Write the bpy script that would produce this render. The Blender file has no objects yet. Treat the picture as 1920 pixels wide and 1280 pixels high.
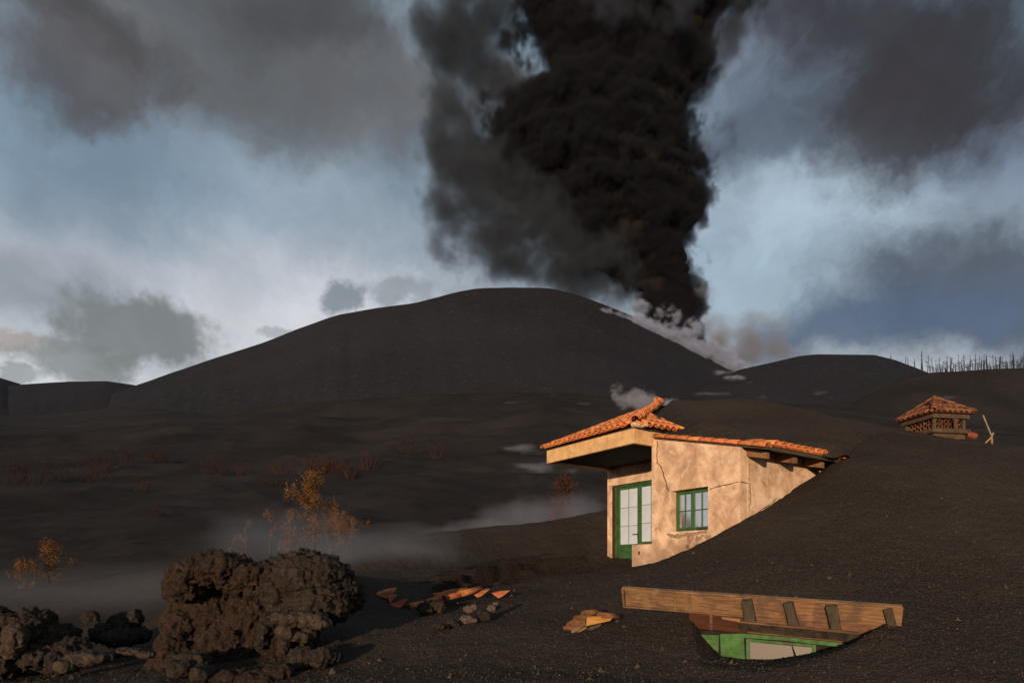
import bpy, bmesh, math, random
import numpy as np
from mathutils import Vector, Matrix, Euler

# ------------------------------------------------------------------ camera, sky, sun
SC = bpy.context.scene
COL = SC.collection
F = 1140.0            # focal length in pixels of the 1920 px wide photograph
CX, HY = 960.0, 1065.0   # principal column and horizon row (level camera, shifted lens)

cam_d = bpy.data.cameras.new("camera")
cam = bpy.data.objects.new("camera", cam_d)
COL.objects.link(cam)
cam.location = (0, 0, 0)
cam.rotation_euler = (math.radians(90), 0, 0)
cam_d.sensor_width = 36.0
cam_d.sensor_fit = 'HORIZONTAL'
cam_d.lens = 36.0 * F / 1920.0
cam_d.shift_y = (HY - 640.0) / 1920.0
cam_d.clip_start = 0.1
cam_d.clip_end = 20000.0
SC.camera = cam

SUN_EL = math.radians(5.0)
SUN_AZ = math.radians(180 + 19.0)      # clockwise from +Y: behind the camera, a little to its left
SUN_DIR = Vector((math.sin(SUN_AZ) * math.cos(SUN_EL), math.cos(SUN_AZ) * math.cos(SUN_EL), math.sin(SUN_EL)))
sun_d = bpy.data.lights.new("sun", 'SUN')
sun_d.energy = 4.6
sun_d.angle = math.radians(0.6)
sun_d.color = (1.0, 0.74, 0.50)
sun = bpy.data.objects.new("sun", sun_d)
COL.objects.link(sun)
sun.rotation_euler = SUN_DIR.to_track_quat('Z', 'Y').to_euler()

SC.view_settings.view_transform = 'Standard'
SC.view_settings.look = 'None'
SC.view_settings.exposure = 0.0
SC.view_settings.gamma = 1.0
SC.view_settings.use_curve_mapping = False
SC.cycles.use_denoising = True
SC.cycles.max_bounces = 6
SC.cycles.diffuse_bounces = 3
SC.cycles.volume_bounces = 1
SC.cycles.transparent_max_bounces = 8
SC.cycles.volume_step_rate = 3.0
SC.cycles.use_adaptive_sampling = True
SC.cycles.adaptive_threshold = 0.018
SC.cycles.volume_max_steps = 256


def lin(r, g, b):
    def f(c):
        c /= 255.0
        return c / 12.92 if c <= 0.04045 else ((c + 0.055) / 1.055) ** 2.4
    return (f(r), f(g), f(b))


class NT:
    """small helper for building node trees"""
    def __init__(self, tree):
        self.t = tree
        self.n = tree.nodes
        self.l = tree.links

    def node(self, kind, **kw):
        n = self.n.new(kind)
        for k, v in kw.items():
            setattr(n, k, v)
        return n

    def put(self, sock, v):
        if isinstance(v, bpy.types.NodeSocket):
            self.l.new(v, sock)
        elif v is not None:
            sock.default_value = v

    def math(self, op, a, b=None, c=None, clamp=False):
        n = self.node('ShaderNodeMath', operation=op)
        n.use_clamp = clamp
        self.put(n.inputs[0], a)
        self.put(n.inputs[1], b)
        self.put(n.inputs[2], c)
        return n.outputs[0]

    def vmath(self, op, a, b=None, scale=None):
        n = self.node('ShaderNodeVectorMath', operation=op)
        self.put(n.inputs[0], a)
        self.put(n.inputs[1], b)
        if scale is not None:
            self.put(n.inputs['Scale'], scale)
        return n.outputs['Value'] if op in ('DOT_PRODUCT', 'LENGTH', 'DISTANCE') else n.outputs[0]

    def noise(self, vec, scale, detail=4.0, rough=0.55, dist=0.0, color=False, lac=2.0):
        n = self.node('ShaderNodeTexNoise')
        self.put(n.inputs['Vector'], vec)
        self.put(n.inputs['Scale'], scale)
        self.put(n.inputs['Detail'], detail)
        self.put(n.inputs['Roughness'], rough)
        self.put(n.inputs['Lacunarity'], lac)
        self.put(n.inputs['Distortion'], dist)
        return n.outputs['Color'] if color else n.outputs[0]

    def vor(self, vec, scale, feature='F1', rand=1.0):
        n = self.node('ShaderNodeTexVoronoi', feature=feature)
        self.put(n.inputs['Vector'], vec)
        self.put(n.inputs['Scale'], scale)
        self.put(n.inputs['Randomness'], rand)
        return n.outputs['Distance']

    def rng(self, v, a, b, c=0.0, d=1.0, smooth=True):
        n = self.node('ShaderNodeMapRange')
        n.interpolation_type = 'SMOOTHSTEP' if smooth else 'LINEAR'
        self.put(n.inputs[0], v)
        for i, x in enumerate((a, b, c, d)):
            self.put(n.inputs[i + 1], x)
        return n.outputs[0]

    def mix(self, fac, a, b, blend='MIX'):
        n = self.node('ShaderNodeMix', data_type='RGBA', blend_type=blend)
        self.put(n.inputs[0], fac)
        for s, v in ((n.inputs[6], a), (n.inputs[7], b)):
            if isinstance(v, tuple) and len(v) == 3:
                v = v + (1.0,)
            self.put(s, v)
        return n.outputs[2]


# ------------------------------------------------------------------ world: Nishita sky behind drifting cloud
world = bpy.data.worlds.new("World")
SC.world = world
world.use_nodes = True
W = NT(world.node_tree)
W.n.clear()
w_out = W.node('ShaderNodeOutputWorld')
w_bg = W.node('ShaderNodeBackground')
STR = 0.12
w_bg.inputs['Strength'].default_value = STR
sky = W.node('ShaderNodeTexSky', sky_type='NISHITA')
sky.sun_disc = False
sky.sun_elevation = SUN_EL
sky.sun_rotation = SUN_AZ
sky.air_density = 1.0
sky.dust_density = 1.5
w_tc = W.node('ShaderNodeTexCoord')
wdir = w_tc.outputs['Generated']


def sky_col(r, g, b):
    c = lin(r, g, b)
    return tuple(x / STR for x in c)


def pix_dir(px, py):
    return Vector(((px - CX) / F, 1.0, (HY - py) / F)).normalized()


# slow billowing warp of the direction so that every cloud edge is ragged
n1 = W.noise(wdir, 2.6, 5.0, 0.58, color=True)
n2 = W.noise(wdir, 9.0, 6.0, 0.62, color=True)
off1 = W.vmath('SCALE', W.vmath('SUBTRACT', n1, (0.5, 0.5, 0.5)), scale=0.20)
off2 = W.vmath('SCALE', W.vmath('SUBTRACT', n2, (0.5, 0.5, 0.5)), scale=0.085)
wd = W.vmath('ADD', wdir, W.vmath('ADD', off1, off2))
sep = W.node('ShaderNodeSeparateXYZ')
W.l.new(wd, sep.inputs[0])
elev = sep.outputs[2]
fine = W.noise(wd, 5.5, 8.0, 0.60)
wisp = W.noise(wd, 13.0, 7.0, 0.62)
puff = W.noise(wdir, 17.0, 6.0, 0.60)

# high thin veil, whitening toward the horizon; nishita shows through it
veil = W.mix(W.rng(elev, 0.02, 0.62), sky_col(206, 208, 214), sky_col(108, 133, 150))
base = W.mix(0.92, sky.outputs[0], veil)
base = W.mix(W.rng(fine, 0.44, 0.72, 0.0, 0.65), base, sky_col(172, 186, 200))
base = W.mix(W.rng(W.noise(wd, 1.7, 5.0, 0.5), 0.50, 0.72, 0.0, 0.45), base, sky_col(98, 108, 120))

# (column, row, half width, half height, rotation deg, colour, amount, edge softness)
CLOUDS = [
    (430, 520, 430, 190, 0, (200, 203, 212), 0.75, 1.5),
    (330, 370, 330, 110, 0, (132, 154, 172), 0.55, 1.5),
    (620, 420, 260, 120, 0, (150, 168, 184), 0.55, 1.5),
    (640, 650, 300, 120, -15, (212, 214, 220), 0.85, 1.3),
    (60, 690, 260, 60, 0, (206, 208, 212), 0.75, 1.3),
    (130, 300, 300, 150, 0, (100, 128, 150), 0.55, 1.5),
    (1620, 390, 250, 130, -25, (178, 197, 213), 0.85, 1.4),
    (1450, 520, 190, 90, -10, (166, 188, 204), 0.80, 1.4),
    (1850, 240, 190, 80, -35, (128, 142, 166), 0.70, 1.4),
    (1420, 110, 120, 130, 10, (128, 140, 160), 0.70, 1.4),
    (1840, 540, 240, 130, -25, (82, 89, 103), 0.93, 1.2),
    (1640, 615, 260, 62, 0, (86, 103, 126), 0.88, 1.2),
    (1640, 90, 330, 110, -28, (63, 62, 68), 0.95, 1.1),
    (1640, 200, 130, 110, 20, (60, 58, 63), 0.90, 1.1),
    (1420, 245, 110, 70, -15, (82, 92, 106), 0.85, 1.2),
    (400, 60, 640, 140, 6, (99, 99, 101), 0.90, 1.2),
    (180, 150, 130, 70, 30, (86, 84, 87), 0.85, 1.0),
    (640, 190, 190, 90, 20, (104, 106, 110), 0.70, 1.3),
    (30, 10, 220, 50, 0, (70, 70, 72), 0.80, 1.2),
    (560, 10, 170, 60, 10, (76, 77, 80), 0.75, 1.2),
    (50, 540, 130, 60, 10, (132, 142, 150), 0.70, 1.1),
    (60, 640, 70, 16, 5, (150, 140, 134), 0.70, 1.0),
    (250, 625, 112, 72, -8, (124, 130, 131), 0.90, 0.75),
    (180, 680, 110, 40, 0, (126, 131, 132), 0.85, 0.7),
    (640, 560, 42, 30, 0, (126, 137, 145), 0.85, 0.6),
    (745, 560, 60, 22, -8, (140, 150, 156), 0.75, 0.7),
    (520, 620, 34, 14, 0, (160, 166, 172), 0.75, 0.7),
    (30, 700, 40, 14, 10, (140, 146, 148), 0.75, 0.7),
]
cur = base
for (px, py, rx, ry, rot, colr, amt, soft) in CLOUDS:
    c = pix_dir(px, py)
    right = c.cross(Vector((0, 0, 1))).normalized()
    up = right.cross(c).normalized()
    a = math.radians(rot)
    t1 = (right * math.cos(a) + up * math.sin(a)) * (F / rx) * (1.0 / c.y)
    t2 = (-right * math.sin(a) + up * math.cos(a)) * (F / ry) * (1.0 / c.y)
    small = soft < 0.9
    src = W.vmath('ADD', wdir, W.vmath('ADD', W.vmath('SCALE', off1, scale=0.30), W.vmath('SCALE', off2, scale=0.85))) if small else wd
    u = W.vmath('DOT_PRODUCT', src, tuple(t1))
    v = W.vmath('DOT_PRODUCT', src, tuple(t2))
    du = W.vmath('DOT_PRODUCT', tuple(c), tuple(t1))
    back = W.math('MULTIPLY', W.math('MAXIMUM', W.math('MULTIPLY', W.vmath('DOT_PRODUCT', src, tuple(c)), -1.0), 0.0), 50.0)
    r2 = W.math('ADD', W.math('ADD', W.math('MULTIPLY', u, u), W.math('MULTIPLY', v, v)), back)
    r = W.math('SQRT', r2)
    r = W.math('ADD', r, W.math('MULTIPLY', W.math('SUBTRACT', puff if small else wisp, 0.5), 2.4 if small else 1.1))
    m = W.rng(r, 1.0 - 0.5 * soft if soft < 1.9 else 0.0, 1.0 + 0.45 * soft, amt, 0.0)
    shade = W.mix(W.rng(fine, 0.3, 0.7), tuple(x * 0.86 for x in sky_col(*colr)), tuple(x * 1.14 for x in sky_col(*colr)))
    cur = W.mix(m, cur, shade)
W.l.new(cur, w_bg.inputs['Color'])
W.l.new(w_bg.outputs[0], w_out.inputs['Surface'])
world.cycles.sampling_method = 'MANUAL'
world.cycles.sample_map_resolution = 256

# ------------------------------------------------------------------ helpers
rnd = random.Random(7)
RNG = np.random.default_rng(11)


def P(px, py, d):
    """point seen at a pixel of the photograph, d metres in front of the camera"""
    return Vector(((px - CX) / F * d, d, (HY - py) / F * d))


def ray_plane(px, py, o, n):
    d = Vector(((px - CX) / F, 1.0, (HY - py) / F))
    k = Vector(o).dot(n) / d.dot(n)
    return d * k


def obj(name, mesh, mat=None, parent=None, loc=None, rot=None):
    o = bpy.data.objects.new(name, mesh)
    COL.objects.link(o)
    if mat is not None and mesh is not None and not mesh.materials:
        mesh.materials.append(mat)
    if parent is not None:
        o.parent = parent
    if loc is not None:
        o.location = loc
    if rot is not None:
        o.rotation_euler = rot
    return o


def tag(o, label=None, cat=None, group=None, kind=None):
    for k, v in (('label', label), ('category', cat), ('group', group), ('kind', kind)):
        if v:
            o[k] = v
    return o


def thing(name, label, cat, loc=(0, 0, 0), rotz=0.0, group=None, kind=None):
    o = bpy.data.objects.new(name, None)
    o.empty_display_size = 0.2
    COL.objects.link(o)
    o.location = loc
    o.rotation_euler = (0, 0, rotz)
    return tag(o, label, cat, group, kind)


def from_np(name, verts, faces, smooth=True):
    """faces: (n,4) or (n,3) int array"""
    me = bpy.data.meshes.new(name)
    verts = np.asarray(verts, dtype=np.float32)
    faces = np.asarray(faces, dtype=np.int32)
    me.vertices.add(len(verts))
    me.vertices.foreach_set('co', verts.ravel())
    k = faces.shape[1]
    me.loops.add(faces.size)
    me.loops.foreach_set('vertex_index', faces.ravel())
    me.polygons.add(len(faces))
    me.polygons.foreach_set('loop_start', np.arange(0, faces.size, k, dtype=np.int32))
    me.polygons.foreach_set('loop_total', np.full(len(faces), k, dtype=np.int32))
    me.polygons.foreach_set('use_smooth', np.full(len(faces), smooth, dtype=bool))
    me.update(calc_edges=True)
    me.validate()
    return me


def from_bm(name, bm, smooth=False):
    bmesh.ops.recalc_face_normals(bm, faces=bm.faces)
    me = bpy.data.meshes.new(name)
    bm.to_mesh(me)
    bm.free()
    if smooth:
        me.polygons.foreach_set('use_smooth', np.ones(len(me.polygons), dtype=bool))
    return me


def add_box(bm, lo, hi, M=None, bevel=0.0, jit=0.0):
    lo, hi = Vector(lo), Vector(hi)
    r = bmesh.ops.create_cube(bm, size=1.0)
    vs = r['verts']
    c = (lo + hi) / 2
    s = hi - lo
    for v in vs:
        v.co = Vector((v.co.x * s.x + c.x + rnd.uniform(-jit, jit), v.co.y * s.y + c.y + rnd.uniform(-jit, jit),
                       v.co.z * s.z + c.z + rnd.uniform(-jit, jit)))
    if bevel > 0:
        es = list({e for v in vs for e in v.link_edges})
        r2 = bmesh.ops.bevel(bm, geom=es, offset=bevel, segments=1, affect='EDGES')
        vs = list(set(r2['verts']) | {v for v in vs if v.is_valid})
    if M is not None:
        for v in vs:
            if v.is_valid:
                v.co = M @ v.co
    return vs


def box_mesh(name, lo, hi, M=None, bevel=0.0, jit=0.0):
    bm = bmesh.new()
    add_box(bm, lo, hi, M, bevel, jit)
    return from_bm(name, bm)


def prism_mesh(name, pts, axis_vec):
    """extrude a polygon of 3-D points along axis_vec"""
    bm = bmesh.new()
    a = [bm.verts.new(p) for p in pts]
    b = [bm.verts.new(Vector(p) + Vector(axis_vec)) for p in pts]
    bm.faces.new(a)
    bm.faces.new(list(reversed(b)))
    n = len(pts)
    for i in range(n):
        bm.faces.new((a[i], b[i], b[(i + 1) % n], a[(i + 1) % n]))
    return from_bm(name, bm)


def add_tube(V, Fc, pts, radii, seg=5):
    """append a tapering tube along points to vertex / quad lists"""
    pts = [Vector(p) for p in pts]
    base = len(V)
    for i, p in enumerate(pts):
        d = (pts[min(i + 1, len(pts) - 1)] - pts[max(i - 1, 0)])
        if d.length < 1e-9:
            d = Vector((0, 0, 1))
        d.normalize()
        a = d.orthogonal().normalized()
        b = d.cross(a)
        for k in range(seg):
            t = 2 * math.pi * k / seg
            V.append(tuple(p + (a * math.cos(t) + b * math.sin(t)) * radii[i]))
    for i in range(len(pts) - 1):
        for k in range(seg):
            k2 = (k + 1) % seg
            Fc.append((base + i * seg + k, base + i * seg + k2, base + (i + 1) * seg + k2, base + (i + 1) * seg + k))


# ---- numpy noise
_PERM = np.concatenate([RNG.permutation(256)] * 3).astype(np.int32)
_GRAD = RNG.normal(size=(256, 3)).astype(np.float32)
_GRAD /= np.linalg.norm(_GRAD, axis=1, keepdims=True)


def pnoise(p):
    p = np.asarray(p, dtype=np.float32)
    i = np.floor(p).astype(np.int32)
    f = p - i
    i &= 255
    u = f * f * f * (f * (f * 6 - 15) + 10)
    res = 0
    for dx in (0, 1):
        wx = u[:, 0] if dx else 1 - u[:, 0]
        for dy in (0, 1):
            wy = u[:, 1] if dy else 1 - u[:, 1]
            for dz in (0, 1):
                wz = u[:, 2] if dz else 1 - u[:, 2]
                h = _PERM[_PERM[_PERM[(i[:, 0] + dx) & 255] + ((i[:, 1] + dy) & 255)] + ((i[:, 2] + dz) & 255)]
                g = _GRAD[h]
                dot = g[:, 0] * (f[:, 0] - dx) + g[:, 1] * (f[:, 1] - dy) + g[:, 2] * (f[:, 2] - dz)
                res = res + dot * wx * wy * wz
    return res * 1.5


def fbm(p, octv=4, gain=0.5, lac=2.03, mode=None):
    out, a, s = 0, 1.0, 0.0
    p = np.asarray(p, dtype=np.float32)
    for k in range(octv):
        n = pnoise(p + 17.3 * k)
        if mode == 'billow':
            n = np.abs(n) * 2 - 0.5
        elif mode == 'ridge':
            n = 1 - 2 * np.abs(n) - 0.4
        out = out + a * n
        s += a
        a *= gain
        p = p * lac
    return out / s


def worley(p, seed=0):
    """distance to the nearest feature point (F1) and second (F2)"""
    p = np.asarray(p, dtype=np.float32)
    i = np.floor(p).astype(np.int32)
    f = p - i
    f1 = np.full(len(p), 9.0, dtype=np.float32)
    f2 = np.full(len(p), 9.0, dtype=np.float32)
    for dx in (-1, 0, 1):
        for dy in (-1, 0, 1):
            for dz in (-1, 0, 1):
                h = _PERM[_PERM[_PERM[(i[:, 0] + dx + seed) & 255] + ((i[:, 1] + dy) & 255)] + ((i[:, 2] + dz) & 255)]
                q = np.stack([dx + _PERM[h] / 255.0 - f[:, 0], dy + _PERM[h + 37] / 255.0 - f[:, 1],
                              dz + _PERM[h + 91] / 255.0 - f[:, 2]], 1)
                d = np.sqrt((q * q).sum(1))
                m = d < f1
                f2 = np.where(m, f1, np.minimum(f2, d))
                f1 = np.where(m, d, f1)
    return f1, f2


def sstep(a, b, x):
    t = np.clip((x - a) / (b - a), 0, 1)
    return t * t * (3 - 2 * t)


def blob_mesh(name, balls, voxel, sub=3):
    """union of ellipsoids as one closed skin: [(centre, (rx,ry,rz), rotz)]"""
    bm = bmesh.new()
    for c, r, rz in balls:
        M = Matrix.Translation(c) @ Matrix.Rotation(rz, 4, 'Z') @ Matrix.Diagonal((r[0], r[1], r[2], 1))
        bmesh.ops.create_icosphere(bm, subdivisions=sub, radius=1.0, matrix=M)
    me = bpy.data.meshes.new(name)
    bm.to_mesh(me)
    bm.free()
    o = bpy.data.objects.new(name + '_tmp', me)
    COL.objects.link(o)
    md = o.modifiers.new('r', 'REMESH')
    md.mode = 'VOXEL'
    md.voxel_size = voxel
    md.use_smooth_shade = True
    dg = bpy.context.evaluated_depsgraph_get()
    res = bpy.data.meshes.new_from_object(o.evaluated_get(dg))
    res.name = name
    bpy.data.objects.remove(o)
    bpy.data.meshes.remove(me)
    return res


def get_np(me):
    n = len(me.vertices)
    co = np.empty(n * 3, dtype=np.float32)
    me.vertices.foreach_get('co', co)
    no = np.empty(n * 3, dtype=np.float32)
    me.vertex_normals.foreach_get('vector', no)
    return co.reshape(-1, 3), no.reshape(-1, 3)


def set_np(me, co, smooth=True):
    me.vertices.foreach_set('co', np.asarray(co, dtype=np.float32).ravel())
    me.polygons.foreach_set('use_smooth', np.full(len(me.polygons), smooth, dtype=bool))
    me.update()


# ------------------------------------------------------------------ materials
def new_mat(name):
    m = bpy.data.materials.new(name)
    m.use_nodes = True
    nt = NT(m.node_tree)
    bs = nt.n['Principled BSDF']
    bs.inputs['Roughness'].default_value = 0.9
    bs.inputs['Specular IOR Level'].default_value = 0.2
    tc = nt.node('ShaderNodeTexCoord')
    return m, nt, bs, tc.outputs['Object']


def bump(nt, bs, h, strength, dist):
    b = nt.node('ShaderNodeBump')
    b.inputs['Strength'].default_value = strength
    b.inputs['Distance'].default_value = dist
    nt.l.new(h, b.inputs['Height'])
    nt.l.new(b.outputs[0], bs.inputs['Normal'])


def ash_material(name, c0, c1, scale, bump_s, bump_d, far=None):
    m, nt, bs, v = new_mat(name)
    bs.inputs['Specular IOR Level'].default_value = 0.05
    big = nt.noise(v, scale * 0.012, 6, 0.6)
    grain = nt.noise(v, scale, 3, 0.7)
    peb = nt.vor(v, scale * 0.55)
    col = nt.mix(nt.rng(big, 0.3, 0.7), tuple(x * 0.62 for x in c0), tuple(x * 1.08 for x in c0))
    col = nt.mix(nt.rng(grain, 0.42, 0.75), col, c1)
    col = nt.mix(nt.rng(nt.noise(v, scale * 0.8, 2, 0.6), 0.64, 0.74, 0, 0.7), col, tuple(min(1, x * 1.7) for x in c1))
    if far:
        # older, finer and darker ash farther up the slope, in drifting patches
        dist = nt.math('ADD', nt.vmath('LENGTH', v), nt.math('MULTIPLY', nt.math('SUBTRACT', nt.noise(v, 0.045, 5, 0.6, 0.5), 0.5), 60.0))
        fc = nt.mix(nt.rng(nt.noise(v, 0.03, 6, 0.6), 0.35, 0.65), far[0], far[1])
        fc = nt.mix(nt.rng(nt.noise(v, 1.3, 4, 0.7), 0.45, 0.75, 0, 0.5), fc, far[2])
        col = nt.mix(nt.rng(dist, 26, 85), col, fc)
    nt.l.new(col, bs.inputs['Base Color'])
    h = nt.math('ADD', nt.math('MULTIPLY', grain, 1.0), nt.math('MULTIPLY', peb, -0.6))
    h = nt.math('ADD', h, nt.math('MULTIPLY', nt.noise(v, scale * 0.12, 4, 0.6), 2.0))
    bump(nt, bs, h, bump_s, bump_d)
    return m


M_ASH = ash_material('black_ash', (0.040, 0.0305, 0.0245), (0.085, 0.065, 0.051), 34.0, 1.0, 0.05, far=((0.018, 0.0155, 0.0155), (0.028, 0.024, 0.0235), (0.040, 0.033, 0.031)))
M_LEDGE_SHADE = ash_material('shaded_ledge_ash', (0.020, 0.0155, 0.012), (0.042, 0.032, 0.026), 34.0, 1.0, 0.05)  # shade of the hollow's ledges, put into a darker ash colour
M_FAR = ash_material('far_ash', (0.022, 0.019, 0.019), (0.032, 0.027, 0.026), 1.6, 0.45, 0.5)
M_CONE = ash_material('cone_ash', (0.0195, 0.0190, 0.0235), (0.025, 0.0240, 0.0290), 0.25, 0.3, 1.0)


def plaster_material():
    m, nt, bs, v = new_mat('weathered_plaster')
    n1_ = nt.noise(v, 1.6, 6, 0.62, 0.4)
    n2_ = nt.noise(v, 5.0, 6, 0.65)
    n3_ = nt.noise(v, 60.0, 3, 0.6)
    col = nt.mix(nt.rng(n1_, 0.32, 0.68), (0.44, 0.265, 0.160), (0.76, 0.53, 0.355))
    col = nt.mix(nt.rng(n2_, 0.50, 0.66, 0, 0.55), col, (0.40, 0.25, 0.155))
    # grey brown weather stains, hard edged on one side
    st = nt.noise(v, 2.3, 5, 0.55, 1.1)
    col = nt.mix(nt.rng(st, 0.50, 0.68, 0, 0.55), col, (0.27, 0.17, 0.11))
    st2 = nt.noise(v, 3.6, 6, 0.6, 0.6)
    col = nt.mix(nt.rng(st2, 0.54, 0.68, 0, 0.6), col, (0.72, 0.55, 0.41))
    # splash zone: dried ash marks up to a ragged height
    sp = nt.node('ShaderNodeSeparateXYZ')
    nt.l.new(v, sp.inputs[0])
    zz = nt.math('ADD', sp.outputs[2], nt.math('MULTIPLY', nt.math('SUBTRACT', nt.noise(v, 3.2, 5, 0.6), 0.5), 2.2))
    col = nt.mix(nt.rng(zz, 0.05, 1.15, 0.68, 0.0), col, (0.25, 0.155, 0.10))
    col = nt.mix(nt.rng(n3_, 0.3, 0.7, 0, 0.18), col, (0.34, 0.22, 0.14))
    nt.l.new(col, bs.inputs['Base Color'])
    h = nt.math('ADD', nt.math('MULTIPLY', n2_, 1.5), nt.math('MULTIPLY', n3_, 0.25))
    bump(nt, bs, h, 0.5, 0.02)
    return m


M_PLASTER = plaster_material()


def simple_mat(name, c0, c1, scale=6.0, rough=0.85, bs_=0.3, bd=0.01, spec=0.2, stretch=None, rand=0.0, detail=5, dirt=0.0):
    m, nt, bs, v = new_mat(name)
    bs.inputs['Roughness'].default_value = rough
    bs.inputs['Specular IOR Level'].default_value = spec
    tcv = v
    if stretch:
        v = nt.vmath('MULTIPLY', v, stretch)
    n = nt.noise(v, scale, detail, 0.62, 0.3)
    col = nt.mix(nt.rng(n, 0.3, 0.7), c0, c1)
    if dirt:
        dn = nt.noise(tcv, 2.6, 6, 0.65, 0.8)
        col = nt.mix(nt.rng(dn, 0.46, 0.66, 0, dirt), col, (0.045, 0.032, 0.024))
    if rand:
        oi = nt.node('ShaderNodeObjectInfo')
        hs = nt.node('ShaderNodeHueSaturation')
        nt.l.new(nt.rng(oi.outputs['Random'], 0, 1, 1 - rand, 1 + rand, False), hs.inputs['Value'])
        nt.l.new(nt.rng(nt.math('FRACT', nt.math('MULTIPLY', oi.outputs['Random'], 7.13)), 0, 1, 0.49, 0.51, False), hs.inputs['Hue'])
        nt.l.new(col, hs.inputs['Color'])
        col = hs.outputs[0]
    nt.l.new(col, bs.inputs['Base Color'])
    bump(nt, bs, n, bs_, bd)
    return m


M_TILE = simple_mat('terracotta', (0.42, 0.125, 0.040), (0.62, 0.215, 0.070), 9.0, 0.85, 0.5, 0.008, 0.2, rand=0.3, dirt=0.55)
M_TILE_DULL = simple_mat('dull_terracotta', (0.10, 0.040, 0.021), (0.20, 0.080, 0.040), 7.0, 0.9, 0.4, 0.008, 0.15, rand=0.3)  # much darker base colour than the house tiles
M_TILE_DULL2 = simple_mat('muted_terracotta', (0.22, 0.068, 0.026), (0.36, 0.115, 0.045), 8.0, 0.85, 0.4, 0.008, 0.2, rand=0.2)  # base colour between the two other terracottas
M_MORTAR = simple_mat('mortar', (0.45, 0.33, 0.2), (0.62, 0.48, 0.3), 14, 0.95)
M_FASCIA = simple_mat('fascia_plaster', (0.46, 0.27, 0.125), (0.66, 0.42, 0.20), 4.0, 0.9, 0.35, 0.01)
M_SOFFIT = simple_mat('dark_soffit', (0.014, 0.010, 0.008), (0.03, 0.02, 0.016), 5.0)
M_GREEN = simple_mat('green_paint', (0.022, 0.066, 0.018), (0.042, 0.115, 0.032), 5.0, 0.6, 0.3, 0.004, 0.35, dirt=0.5)
M_GREEN_OLD = simple_mat('sun_bleached_green_paint', (0.030, 0.085, 0.020), (0.065, 0.155, 0.042), 7.0, 0.75, 0.4, 0.004, 0.25, dirt=0.6)
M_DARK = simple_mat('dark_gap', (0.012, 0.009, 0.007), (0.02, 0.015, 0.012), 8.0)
M_CRACK = simple_mat('crack', (0.035, 0.02, 0.012), (0.08, 0.045, 0.025), 20.0)
M_WOOD = simple_mat('pine_board', (0.11, 0.055, 0.026), (0.245, 0.130, 0.063), 4.0, 0.7, 0.35, 0.005, 0.25, stretch=(0.8, 8.0, 9.0), rand=0.2, dirt=0.6)
M_WOOD_RED = simple_mat('red_brown_board', (0.045, 0.014, 0.007), (0.085, 0.028, 0.012), 4.0, 0.7, 0.35, 0.005, 0.25, stretch=(0.5, 12.0, 14.0))
M_WOOD_GREY = simple_mat('grey_weathered_wood', (0.045, 0.035, 0.024), (0.085, 0.067, 0.047), 6.0, 0.9, 0.5, 0.006, 0.1, stretch=(6.0, 1.0, 1.0))
M_WOOD_BLACK = simple_mat('blackened_board', (0.018, 0.014, 0.011), (0.05, 0.038, 0.028), 9.0, 0.9, 0.5, 0.006, 0.1)
M_WOOD_OR = simple_mat('orange_board', (0.36, 0.16, 0.035), (0.55, 0.27, 0.07), 4.0, 0.7, 0.3, 0.005, 0.25, stretch=(1, 7, 7))
M_METAL = simple_mat('rusty_metal', (0.10, 0.075, 0.055), (0.26, 0.19, 0.13), 12.0, 0.6, 0.3, 0.004, 0.5)
M_BARK = simple_mat('scorched_bark', (0.022, 0.016, 0.013), (0.05, 0.036, 0.028), 4.0)
M_TWIG = simple_mat('scorched_twig', (0.030, 0.015, 0.013), (0.055, 0.026, 0.020), 3.0)
M_SNAG = simple_mat('burnt_snag', (0.014, 0.013, 0.014), (0.03, 0.028, 0.03), 1.0)


def leaf_material(name, c0, c1):
    m, nt, bs, v = new_mat(name)
    n = nt.noise(v, 2.2, 3, 0.6)
    g = nt.node('ShaderNodeNewGeometry')
    col = nt.mix(nt.rng(n, 0.35, 0.65), c0, c1)
    col = nt.mix(nt.math('MULTIPLY', g.outputs['Random Per Island'], 0.55), col, tuple(x * 0.4 for x in c0))
    nt.l.new(col, bs.inputs['Base Color'])
    return m


M_LEAF = leaf_material('withered_orange_leaf', (0.135, 0.056, 0.016), (0.22, 0.100, 0.026))
M_LEAF_B = leaf_material('withered_brown_leaf', (0.055, 0.022, 0.013), (0.095, 0.040, 0.020))


def rock_material(name, c0, c1, c2, sc=1.0):
    m, nt, bs, v = new_mat(name)
    bs.inputs['Specular IOR Level'].default_value = 0.12
    n = nt.noise(v, 2.2 * sc, 7, 0.65, 0.5)
    k = nt.vor(v, 9.0 * sc)
    f = nt.noise(v, 22.0 * sc, 5, 0.7)
    col = nt.mix(nt.rng(n, 0.3, 0.7), c0, c1)
    col = nt.mix(nt.rng(f, 0.48, 0.75, 0, 0.8), col, c2)
    g = nt.node('ShaderNodeNewGeometry')
    sp = nt.node('ShaderNodeSeparateXYZ')
    nt.l.new(g.outputs['Normal'], sp.inputs[0])
    up = nt.math('ADD', sp.outputs[2], nt.math('MULTIPLY', nt.math('SUBTRACT', n, 0.5), 1.6))
    col = nt.mix(nt.rng(up, 0.55, 0.95, 0, 0.75), col, (0.042, 0.033, 0.027))   # settled ash
    nt.l.new(col, bs.inputs['Base Color'])
    h = nt.math('ADD', nt.math('MULTIPLY', f, 1.0), nt.math('MULTIPLY', k, 0.9))
    h = nt.math('ADD', h, nt.math('MULTIPLY', nt.noise(v, 70 * sc, 3, 0.6), 0.4))
    bump(nt, bs, h, 0.9, 0.05 / sc)
    return m


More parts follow.
